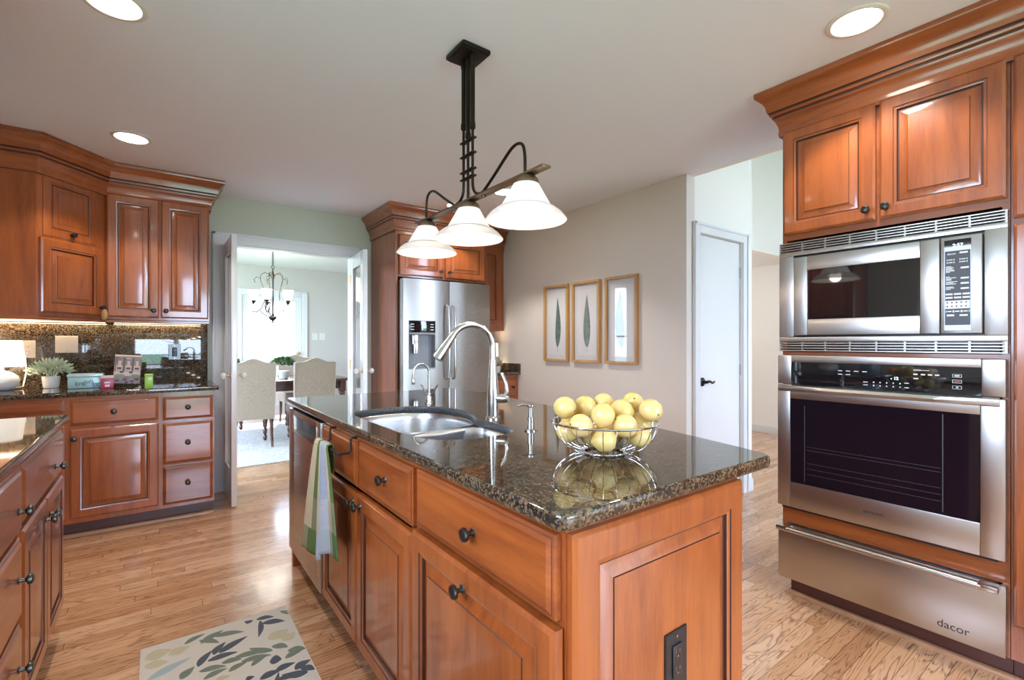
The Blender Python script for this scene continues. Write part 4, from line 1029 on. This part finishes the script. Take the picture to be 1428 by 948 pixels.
b = MB(); leaf_cluster(b, (0, 0, .085), .05, .04, 90, .028, .009, rp); b.build('foliage', leaf_sage, np_)
lm = thing('table_lamp', 'white rounded table lamp with lit shade at the left edge', 'lamp', (-.80, 4.36, .914))
b = MB(); b.lathe([(.045, 0), (.062, .006), (.083, .03), (.089, .058), (.080, .088), (.055, .110), (.022, .122), (.016, .128), (.013, .15), (.013, .165)], 32); b.build('base', ceram, lm)
b = MB(); b.lathe([(.118, .150), (.098, .318)], 40, cap0=False, cap1=False); b.build('lamp_shade', linen_shade, lm)
light('lamp_glow', 'POINT', (0, 0, .23), 2.2, (1, .80, .55), parent=lm, shadow_soft_size=.04)
b = MB(); b.tube([(.05, .05, .01), (.085, .10, .012), (.09, .165, .10), (.085, .178, .20), (.095, .17, .235)], .004, 8); b.build('cord', white_pl, lm)
ti = thing('blue_tin', 'pale blue lidded tin with dark lettering on the back worktop', 'tin', (-.385, 4.27, .914))
tin_b = mat('pale_blue_tin', (.38, .56, .55), .3, .2)
b = MB(); b.box(-.088, .088, -.05, .05, 0, .078, .008); b.build('body', tin_b, ti)
b = MB(); b.box(-.091, .091, -.053, .053, .074, .096, .006); b.build('lid', mat('tin_lid', (.50, .66, .64), .3, .2), ti)
text('tin_lettering', 'English', .034, ink, ti, Matrix.Translation((-.005, -.0505, .038)) @ FRONT @ Matrix.Rotation(R(14), 4, 'Z'))
b = MB()
for k in range(14): b.lathe([(.007, .0502), (.004, .0512)], 7, (.055+rp.uniform(-.02, .02), 0, .022+rp.uniform(-.012, .018)), '-y')
b.build('flower_print', mat('blue_flower_print', (.25, .45, .62), .5), ti)
t2 = thing('red_tin', 'small crimson tea tin with pale lid between blue tin and cookbook', 'tin', (-.268, 4.13, .914), 4)
b = MB(); b.box(-.033, .033, -.022, .022, 0, .066, .004); b.build('body', mat('crimson_tin', (.42, .02, .075), .35), t2)
b = MB(); b.box(-.034, .034, -.023, .023, .066, .086, .004); b.build('lid', mat('pale_pink_lid', (.65, .5, .48), .4), t2)
b = MB(); b.box(-.015, .015, -.0228, -.022, .036, .044, ); b.box(-.012, .012, -.0228, -.022, .014, .026); b.build('label_print', print_w, t2)
t3 = thing('green_tin', 'small lime green tea tin at the front edge of the back worktop', 'tin', (-.048, 4.02, .914), 3)
b = MB(); b.box(-.022, .022, -.02, .02, 0, .080, .003); b.build('body', mat('lime_tin', (.30, .50, .045), .35), t3)
b = MB(); b.box(-.023, .023, -.021, .021, .080, .094, .003); b.build('lid', mat('lime_lid', (.34, .56, .05), .35), t3)
b = MB(); b.box(-.002, .014, -.0208, -.02, .055, .068); b.build('label_print', print_w, t3)
st_ = thing('book_stand', 'black wire book stand holding the cookbook', 'stand', (-.175, 4.27, .914))
b = MB()
for x in (-.035, .035):
    b.tube([(x, -.050, .002), (x, -.045, .022), (x, -.040, .012), (x, .02, .016), (x, .05, .15)], .0025, 6); b.tube([(x, .025, .06), (x, .08, .002)], .0025, 6)
b.tube([(-.05, -.048, .0035), (.05, -.048, .0035)], .0025, 6); b.build('wire_frame', black_iron, st_)
bk = thing('cookbook', 'upright cookbook with a muted patterned cover on the wire stand', 'book', (-.175, 4.246, .932), 0)
Mb = Matrix.Rotation(R(-12), 4, 'X') @ Matrix.Rotation(R(4), 4, 'Y')
b = MB(Mb); b.box(-.072, .072, -.012, -.002, .002, .198, .001); b.build('pages', mat('paper', (.74, .68, .58), .8), bk)
cover_m = leaf_mat('cookbook_cover', (.30, .24, .23), (.20, .15, .15), .4); cov_p = mat('cover_pale_print', (.58, .45, .38), .45); cov_g = mat('cover_green_print', (.20, .27, .19), .45); cov_d = mat('cover_dark_print', (.11, .08, .085), .45)
b = MB(Mb); b.box(-.074, .074, -.016, -.012, 0, .188, .0005); cv = b.build('cover', cover_m, bk)
bp_ = MB(Mb); bg_ = MB(Mb); bd_ = MB(Mb)
bp_.box(-.07, .07, -.0162, -.0155, .052, .084)
for x in (-.045, .003, .05): bp_.box(x-.017, x+.017, -.0163, -.0155, .088, .125); bp_.box(x-.008, x+.008, -.0163, -.0155, .125, .158); bd_.box(x-.012, x+.012, -.0167, -.016, .097, .112)
for x, z, r_ in ((-.04, .055, .03), (.045, .058, .028)): bg_.lathe([(r_, .016), (r_*.9, .0168)], 20, (x, 0, z*.4+.03), '-y', sy=.45)
for x, z in ((-.05, .02), (-.01, .028), (.03, .016), (.055, .03), (0, .008), (.02, .078), (-.03, .08)): bd_.lathe([(.012, .016), (.010, .0169)], 12, (x, 0, z), '-y', sy=.7)
for x in (-.021, .027): bd_.box(x-.004, x+.004, -.0162, -.0155, .088, .18)
bp_.build('cover_print', cov_p, cv); bg_.build('cover_print', cov_g, cv); bd_.build('cover_print', cov_d, cv)
b = MB(Mb); b.box(-.074, .074, -.0163, -.012, .188, .200); b.build('title_band', mat('cream_band', (.72, .60, .44), .5), bk)
b = MB(Mb)
for k in range(3): b.box(-.012+k*.009, -.006+k*.009, -.0168, -.016, .172, .178)
b.build('title_print', print_w, bk)
outlet_plate('wall_outlet', 'beige duplex outlet on the backsplash right of the lamp', (-.705, 4.548, 1.172), 0, .074, .118, beige_pl, beige_pl, m_face2=ink)
outlet_plate('wall_switch', 'beige blank double plate on the backsplash above the plant', (-.512, 4.548, 1.205), 0, .118, .118, beige_pl, beige_pl, kind='blank', cat='switch')
outlet_plate('wall_outlet', 'black outlet in silver plate at the right end of the backsplash', (.105, 4.548, 1.145), 0, .078, .122, mat('mirror_plate', (.12, .13, .13), .25, .6), black_pl, m_face2=print_w)
for x, lb in ((2.165, 'left white light switch on the dining room back wall'), (2.285, 'right white light switch on the dining room back wall')):
    outlet_plate('light_switch', lb, (x, 8.6, 1.325), 0, .09, .12, white_pl, white_pl, kind='switch', cat='switch')

# things on the left worktop, seen mirrored in the oven glass
p2 = thing('terracotta_plant', 'small green plant in a terracotta pot on the left worktop, mirrored in the oven panel', 'plant', (-.66, 2.28, .914))
b = MB(); b.lathe([(.036, 0), (.050, .075), (.055, .078), (.055, .095), (.048, .095)], 20); b.build('pot', terracotta, p2)
b = MB(); leaf_cluster(b, (0, 0, .14), .07, .07, 160, .035, .011, rp); b.build('foliage', leaf_green, p2)
l2 = thing('vase_lamp', 'round grey lamp with pale shade on the left worktop, mirrored in the oven panel', 'lamp', (-.66, 1.98, .914))
b = MB(); b.lathe([(.05, 0), (.085, .03), (.09, .06), (.07, .1), (.02, .125), (.013, .15)], 24); b.build('base', ceram, l2)
b = MB(); b.lathe([(.11, .15), (.09, .30)], 30, cap0=False, cap1=False); b.build('lamp_shade', mat('unlit_shade', (.6, .56, .5), .7), l2)
cj = thing('glass_canister', 'grey glass canister on the left worktop, mirrored in the oven panel', 'jar', (-.62, 1.62, .914))
b = MB(); b.lathe([(.07, 0), (.078, .01), (.08, .13), (.065, .155)], 24); b.build('body', mat('grey_blue_glass', (.3, .36, .40), .2, coat=.5), cj)
b = MB(); b.lathe([(.067, .155), (.07, .17), (.03, .18)], 24); b.build('lid', grey_pl, cj)
for i, (x, y) in enumerate(((-.60, 1.44), (-.60, 1.35), (-.56, 1.27), (-.60, 1.16))):
    b = MB(); b.ellipsoid((0, 0, .038), .038, .038, .037, 18, 12); o = b.build('fruit', orange_m if i < 3 else lemon_m, None, origin=None, smooth=80); o.location = (x, y, .914)
    tag(o, ['orange next to the grey canister on left worktop', 'orange in the middle of the left worktop fruit row', 'orange third from the grey canister on left worktop', 'yellow fruit last in the left worktop fruit row'][i], 'fruit', 'fruits on the left worktop')

# ------------------------------------------------------------------ framed leaf prints, face -x ; local x = y0 - Y
paper_m = mat('print_paper', (.74, .73, .72), .8); mount_m = mat('frame_mount', (.66, .66, .68), .8)
leafp = [leaf_mat('printed_leaf_dark_green', (.13, .20, .17), (.07, .12, .10)), leaf_mat('printed_leaf_green', (.18, .25, .21), (.10, .15, .13)), leaf_mat('printed_leaf_blue_green', (.23, .30, .27), (.15, .20, .19))]
vein_m = mat('printed_vein', (.06, .09, .07), .7); vein_l = mat('printed_vein_pale', (.45, .50, .42), .7)
for i, (ytop, nm) in enumerate(((3.538, 'left'), (3.148, 'middle'), (2.752, 'right'))):
    lab = ['oak framed leaf print farthest from the white door, slender dark green leaf', 'oak framed leaf print in the middle, symmetrical leaf with clear veins', 'oak framed leaf print nearest the white door, broad two tone leaf'][i]
    r = thing('framed_print', lab, 'picture', (3.03, ytop, 1.043), -90, 'framed leaf prints on the wall')
    w, h, t = .335, .714, .032
    b = MB(); fw = .022
    b.box(0, fw, -t, -.001, 0, h, .002); b.box(w-fw, w, -t, -.001, 0, h, .002); b.box(fw, w-fw, -t, -.001, 0, fw, .002); b.box(fw, w-fw, -t, -.001, h-fw, h, .002); b.build('frame', oak, r)
    box1('mount', mount_m, r, fw, w-fw, -.008, -.004, fw, h-fw)
    b = MB(); b.box(.058, w-.05, -.0095, -.0085, .060, h-.07); pp = b.build('paper', paper_m, r)
    n = 26; b = MB(); v = MB(); bend = (.010, 0, -.022)[i]; wd_ = (.040, .046, .052)[i]; mid = w/2 + (.01, .004, .0)[i]
    z0, z1 = .13, h-.115
    def cx(q): return mid + bend*math.sin(q*PI)*1.0 + (-.012 if i == 2 else 0)*(q**2)
    Lp, Rp, Mp = [], [], []
    for k in range(n+1):
        q = k/n; ww = wd_*(math.sin(PI*q**.72)**.85)*(1 - .25*q); z = z0+(z1-z0)*q
        jag = 1 + (.07 if k % 2 else -.02)*(i == 0)
        Lp.append((cx(q)-ww*jag, -.0099, z)); Rp.append((cx(q)+ww*jag, -.0099, z)); Mp.append((cx(q), -.0099, z))
    b.rings([Lp, Mp, Rp], False); lf = b.build('leaf_print', leafp[i], pp)
    for k in range(2, n-2):
        q = k/n; m0 = Mp[k]
        for E_ in (Lp, Rp):
            e_ = E_[min(n, k+3)]; q_ = .86
            v.add([(m0[0], -.0102, m0[2]), (m0[0]+(e_[0]-m0[0])*q_, -.0102, m0[2]+(e_[2]-m0[2])*q_), (m0[0]+(e_[0]-m0[0])*q_, -.0102, m0[2]+(e_[2]-m0[2])*q_+.0016), (m0[0], -.0102, m0[2]+.0022)], [(0, 1, 2, 3)])
    for k in range(n):
        p_, q_ = Mp[k], Mp[k+1]; v.add([(p_[0]-.0014, -.0103, p_[2]), (p_[0]+.0014, -.0103, p_[2]), (q_[0]+.0010, -.0103, q_[2]), (q_[0]-.0010, -.0103, q_[2])], [(0, 1, 2, 3)])
    v.add([(mid-.0016, -.0103, z0+.004), (mid+.0016, -.0103, z0+.004), (mid+.006, -.0103, z0-.045), (mid+.003, -.0103, z0-.045)], [(0, 1, 2, 3)])
    v.build('leaf_veins', vein_l if i == 1 else vein_m, lf)
    box1('glass', clear_glass, r, fw, w-fw, -.024, -.022, fw, h-fw)

# ------------------------------------------------------------------ kitchen rug
RUG = [('n',0.345,2.335,0.41,2.313,0.022),('n',0.362,2.289,0.441,2.25,0.028),('n',0.356,2.313,0.331,2.19,0.016),('n',0.331,2.332,0.301,2.348,0.018),('g',0.442,2.344,0.474,2.286,0.019),('g',0.138,2.281,0.221,2.331,0.025),('g',0.184,2.305,0.288,2.269,0.025),('g',0.086,2.314,0.157,2.348,0.02),('g',0.135,2.306,0.198,2.243,0.021),('n',0.12,2.124,0.171,2.203,0.022),('n',0.173,2.17,0.219,2.233,0.023),('n',0.191,2.167,0.295,2.223,0.026),('n',0.152,2.139,0.249,2.134,0.024),('g',0.236,2.102,0.334,2.077,0.024),('g',0.361,2.062,0.29,2.131,0.025),('g',0.364,2.092,0.414,2.05,0.025),('g',0.409,2.026,0.47,1.997,0.025),('g',0.391,1.983,0.46,1.999,0.023),('g',0.194,2.094,0.257,2.077,0.023),('g',0.122,2.089,0.205,2.066,0.023),('g',0.132,2.032,0.207,2.05,0.022),('g',0.209,2.025,0.271,2.046,0.021),('g',0.254,2.059,0.352,2.037,0.023),('g',0.28,2.01,0.338,2.042,0.018),('g',0.067,2.08,0.11,2.132,0.027),('n',0.34,1.996,0.379,1.986,0.038),('n',0.346,1.924,0.415,1.934,0.024),('n',0.406,1.893,0.466,1.917,0.026),('n',0.425,1.889,0.465,1.85,0.023),('n',0.294,1.912,0.364,1.92,0.026),('n',0.346,1.873,0.417,1.853,0.022),('n',0.252,1.934,0.28,1.94,0.017),('b',-0.034,2.141,0.102,2.202,0.029),('y',-0.04,2.297,0.043,2.308,0.067),('y',-0.04,2.247,0.032,2.223,0.051),('y',0.033,2.273,0.101,2.287,0.054),('y',0.361,2.151,0.44,2.175,0.065),('y',0.405,2.107,0.459,2.137,0.052),('y',0.168,2.005,0.211,1.996,0.027)]
rg = thing('kitchen_rug', 'small cream rug with blue and green leaf pattern before the island', 'rug', (.21, 1.98, 0))
b = MB(); b.box(-.265, .262, -.42, .40, 0, .011, .004); b.build('pile', pile['c'], rg)
for key_, nm in (('y', 'flower_pattern'), ('b', 'pale_leaf_pattern'), ('g', 'green_leaf_pattern'), ('n', 'blue_leaf_pattern')):
    b = MB()
    for i_, (c_, x0, y0, x1, y1, w) in enumerate(RUG + [(q_[0], q_[3], q_[4]-.40, q_[1], q_[2]-.40, q_[5]) for q_ in RUG if q_[2] < 2.33]):
        if c_ != key_: continue
        a_, e_ = Vector((x0-.21, y0-1.98)), Vector((x1-.21, y1-1.98)); d_ = e_-a_; nn = Vector((-d_.y, d_.x)).normalized()
        def cl(p): return (max(-.26, min(.257, p.x)), max(-.415, min(.395, p.y)))
        l_, r_ = [], []; N_ = 10; top = {'y': .0114, 'b': .0116, 'g': .0119, 'n': .0122}[key_] + i_*.000012
        for k in range(N_+1):
            q = k/N_; ww = w*(.5 if key_ == 'y' else .68)*math.sin(PI*min(1, max(0, q*.96+.02))**.8)
            c0 = a_+d_*q + nn*(math.sin(q*PI)*.006 if key_ != 'y' else 0)
            l_.append((*cl(c0+nn*ww), top)); r_.append((*cl(c0-nn*ww), top))
        b.rings([[(x, y, .009) for x, y, z in l_], l_, r_, [(x, y, .009) for x, y, z in r_]], False)
    if key_ == 'y':
        pass
    b.build(nm, pile[key_], rg)

# ------------------------------------------------------------------ dining room
b = MB(); b.box(-.9, 2.9, 5.30, 8.2, 0, .012, .004); o = b.build('dining_rug', rug_w, None, origin=(1, 6.75, 0)); tag(o, 'ivory shag rug under the dining table', 'rug')
dt = thing('dining_table', 'dark wood dining table beyond the french doors', 'table', (1.0, 6.95, .012))
b = MB(); b.box(-1.08, 1.08, -.55, .55, .705, .735, .006); b.build('tabletop', darkwood, dt)
b = MB(); b.box(-.98, .98, -.46, -.44, .60, .705); b.box(-.98, .98, .44, .46, .60, .705); b.box(-.98, -.96, -.44, .44, .60, .705); b.box(.96, .98, -.44, .44, .60, .705); b.build('apron', darkwood, dt)
for x in (-.98, .98):
    for y in (-.46, .46):
        b = MB(); b.box(x-.04, x+.04, y-.04, y+.04, .56, .705, .003)
        b.lathe([(.022, 0), (.03, .03), (.035, .08), (.022, .10), (.03, .13), (.042, .25), (.036, .42), (.026, .50), (.04, .53), (.032, .56)], 16, (x, y, 0)); b.build('leg', darkwood_z, dt)
def dining_chair():
    r = thing('dining_chair', 'x', 'chair', (0, 0, .012), 0, 'upholstered dining chairs around the table')
    W2 = .238; n = 20; b = MB(); rs = []
    def topz(u): return .965 + .05*(.5+.5*math.cos(PI*min(1, abs(u)/.72)))**1.2 - (.006 if abs(u) > .93 else 0)
    xs = [-1 + 2*k/n for k in range(n+1)]
    outl = [(-W2*.98, .32), *[(u*W2, topz(u)) for u in xs], (W2*.98, .32)]
    ys = [(.0, .988), (-.0, 1), (.09, 1), (.10, .985)]
    rs = []
    for (yy, s) in [(.008, .975), (0, .992), (.012, 1.0), (.075, 1.0), (.09, .985)]:
        rs.append([(x*s, yy + (z-.32)*-.06 if True else yy, .66+(z-.66)*s) for x, z in outl])
    b.rings(rs, True, True, True); b.build('backrest', linen, r)
    b = MB(); b.box(-.235, .235, .07, .50, .32, .475, .03, seg=3); b.build('seat', linen, r)
    for x in (-.20, .20):
        b = MB(); b.tube([(x, .04, .33), (x, .035, .15), (x, -.02, 0)], [.022, .018, .014], 8); b.build('leg', darkwood_z, r)
        b = MB(); b.lathe([(.012, 0), (.022, .02), (.024, .05), (.014, .07), (.022, .09), (.024, .13), (.016, .15), (.026, .18), (.028, .33)], 14, (x, .45, 0)); b.build('leg', darkwood_z, r)
    return r
ch = dining_chair()
spots = [(.86, 6.08, 0, 'beige linen dining chair nearest the left french door, back turned to kitchen'), (1.535, 6.08, 0, 'beige linen dining chair on near side, closer to the right french door'),
         (.72, 7.95, 180, 'beige linen dining chair on far side, mostly hidden by the nearest chair'), (1.70, 7.95, 180, 'beige linen dining chair on far side of table below the glazed door')]
for i, (x, y, a, lb) in enumerate(spots):
    o = ch if i == 0 else copy_tree(ch)
    o.location = (x, y, .02); o.rotation_euler = (0, 0, R(a)); o['label'] = lb
for x, y, lb in ((1.34, 6.9, 'green topiary ball on the dining table behind the right chair'), (.70, 6.9, 'green topiary ball on the dining table behind the left chair')):
    g = thing('topiary_plant', lb, 'plant', (x, y, .747), 0, 'topiary plants on the dining table')
    b = MB(); b.lathe([(.05, 0), (.07, .09), (.07, .1), (.06, .1)], 18); b.build('pot', ceram, g)
    b = MB(); leaf_cluster(b, (0, 0, .19), .13, .09, 320, .04, .012, rp); b.build('foliage', leaf_green, g)
cd = thing('chandelier', 'wrought iron chandelier with lit glass shades over the dining table', 'chandelier', (1.22, 6.95, 1.50))
b = MB(); b.lathe([(.06, .955), (.06, .94), (.02, .92)], 20); b.build('canopy', pewter, cd)
b = MB()
for k in range(11):
    zc = .74 + k*.0175; pts = [(.011*math.cos(a)*(k % 2), .011*math.cos(a)*(1-k % 2), zc+.016*math.sin(a)) for a in [2*PI*q/10 for q in range(10)]]; b.tube(pts, .0028, 5, True)
b.tube([(.02*math.cos(a), 0, .715+.02*math.sin(a)) for a in [2*PI*q/12 for q in range(12)]], .004, 6, True); b.build('chain', pewter, cd)
b = MB(); b.lathe([(.003, -.03), (.012, -.02), (.010, 0), (.040, .03), (.055, .045), (.05, .055), (.02, .07), (.012, .12), (.016, .25), (.010, .40), (.013, .55), (.03, .60), (.012, .64), (.006, .70)], 16); b.build('column', pewter, cd)
iron = mat('aged_iron', (.10, .085, .07), .5, .7)
for k in range(5):
    a = 2*PI*k/5 + .45; ca_, sa_ = math.cos(a), math.sin(a)
    def pt(r, z): return (r*ca_, r*sa_, z)
    b = MB()
    b.tube([pt(.01, .57), pt(.05, .625), pt(.10, .635), pt(.14, .60), pt(.145, .54), pt(.115, .46), pt(.095, .36), pt(.10, .26), pt(.13, .17), pt(.19, .115), pt(.25, .125), pt(.275, .18), pt(.255, .225), pt(.22, .225)], .0055, 6)
    b.tube([pt(.02, .06), pt(.07, .075), pt(.12, .10), pt(.15, .14)], .005, 6); b.tube([pt(.14, .56), pt(.19, .575), pt(.22, .54), pt(.205, .50)], .0045, 6)
    am = b.build('arm', iron, cd)
    b = MB(); b.lathe([(.008, .225), (.03, .26), (.034, .268), (.02, .275)], 14, pt(.225, 0)); b.build('bobeche', pewter, am)
    b = MB(); b.lathe([(.032, .27), (.042, .29), (.052, .34), (.062, .385), (.068, .40)], 20, pt(.225, 0), cap1=False); b.build('glass_shade', chand_shade, am)
light('chandelier_glow', 'POINT', (0, 0, .48), K_CHAND, (1, .92, .8), parent=cd, shadow_soft_size=.18)

# ------------------------------------------------------------------ outdoors
def lawn_box(b): b.box(-30, 34, -34, -2.78, -.3, -.12); b.box(-30, -1.75, -2.78, 34, -.3, -.12); b.box(-1.75, 34, 8.8, 34, -.3, -.12)
b = MB(); lawn_box(b); o = b.build('lawn', lawn_m); o['kind'] = 'structure'
def tree(x, y, h, rt, rc, label, seed):
    r = thing('garden_tree', label, 'tree', (x, y, -.12), 0, 'trees in the garden'); q = random.Random(seed)
    b = MB(); b.tube([(0, 0, -.1), (.05, .02, h*.3), (-.05, .05, h*.6), (.05, 0, h*.95)], [rt*1.2, rt, rt*.8, rt*.3], 10)
    for k in range(7):
        a = q.uniform(0, 2*PI); z = h*q.uniform(.4, .8); l = rc*q.uniform(.6, .95)
        b.tube([(0, 0, z), (l*.5*math.cos(a), l*.5*math.sin(a), z+l*.3), (l*math.cos(a), l*math.sin(a), z+l*.6)], [rt*.4, rt*.25, rt*.08], 6)
    b.build('trunk', bark, r)
    b = MB(); leaf_cluster(b, (0, 0, h*.8), rc, h*.3, 500, .45, .14, q); b.build('foliage', leaf_tree, r)
tree(2.3, 15, 7, .24, 1.9, 'tree trunk seen through the glazed dining door', 1)
tree(7.2, 19, 8, .2, 1.9, 'slender tree right of the trunk beyond the dining door', 2)
tree(2.2, 23, 8, .22, 1.9, 'distant tree left of the trunk beyond the dining door', 3)
tree(-1.5, -16, 7, .25, 2.4, 'garden tree behind the kitchen, mirrored in the backsplash', 4)
tree(5, -19, 8, .25, 2.6, 'second garden tree behind the kitchen, beyond the lawn', 5)
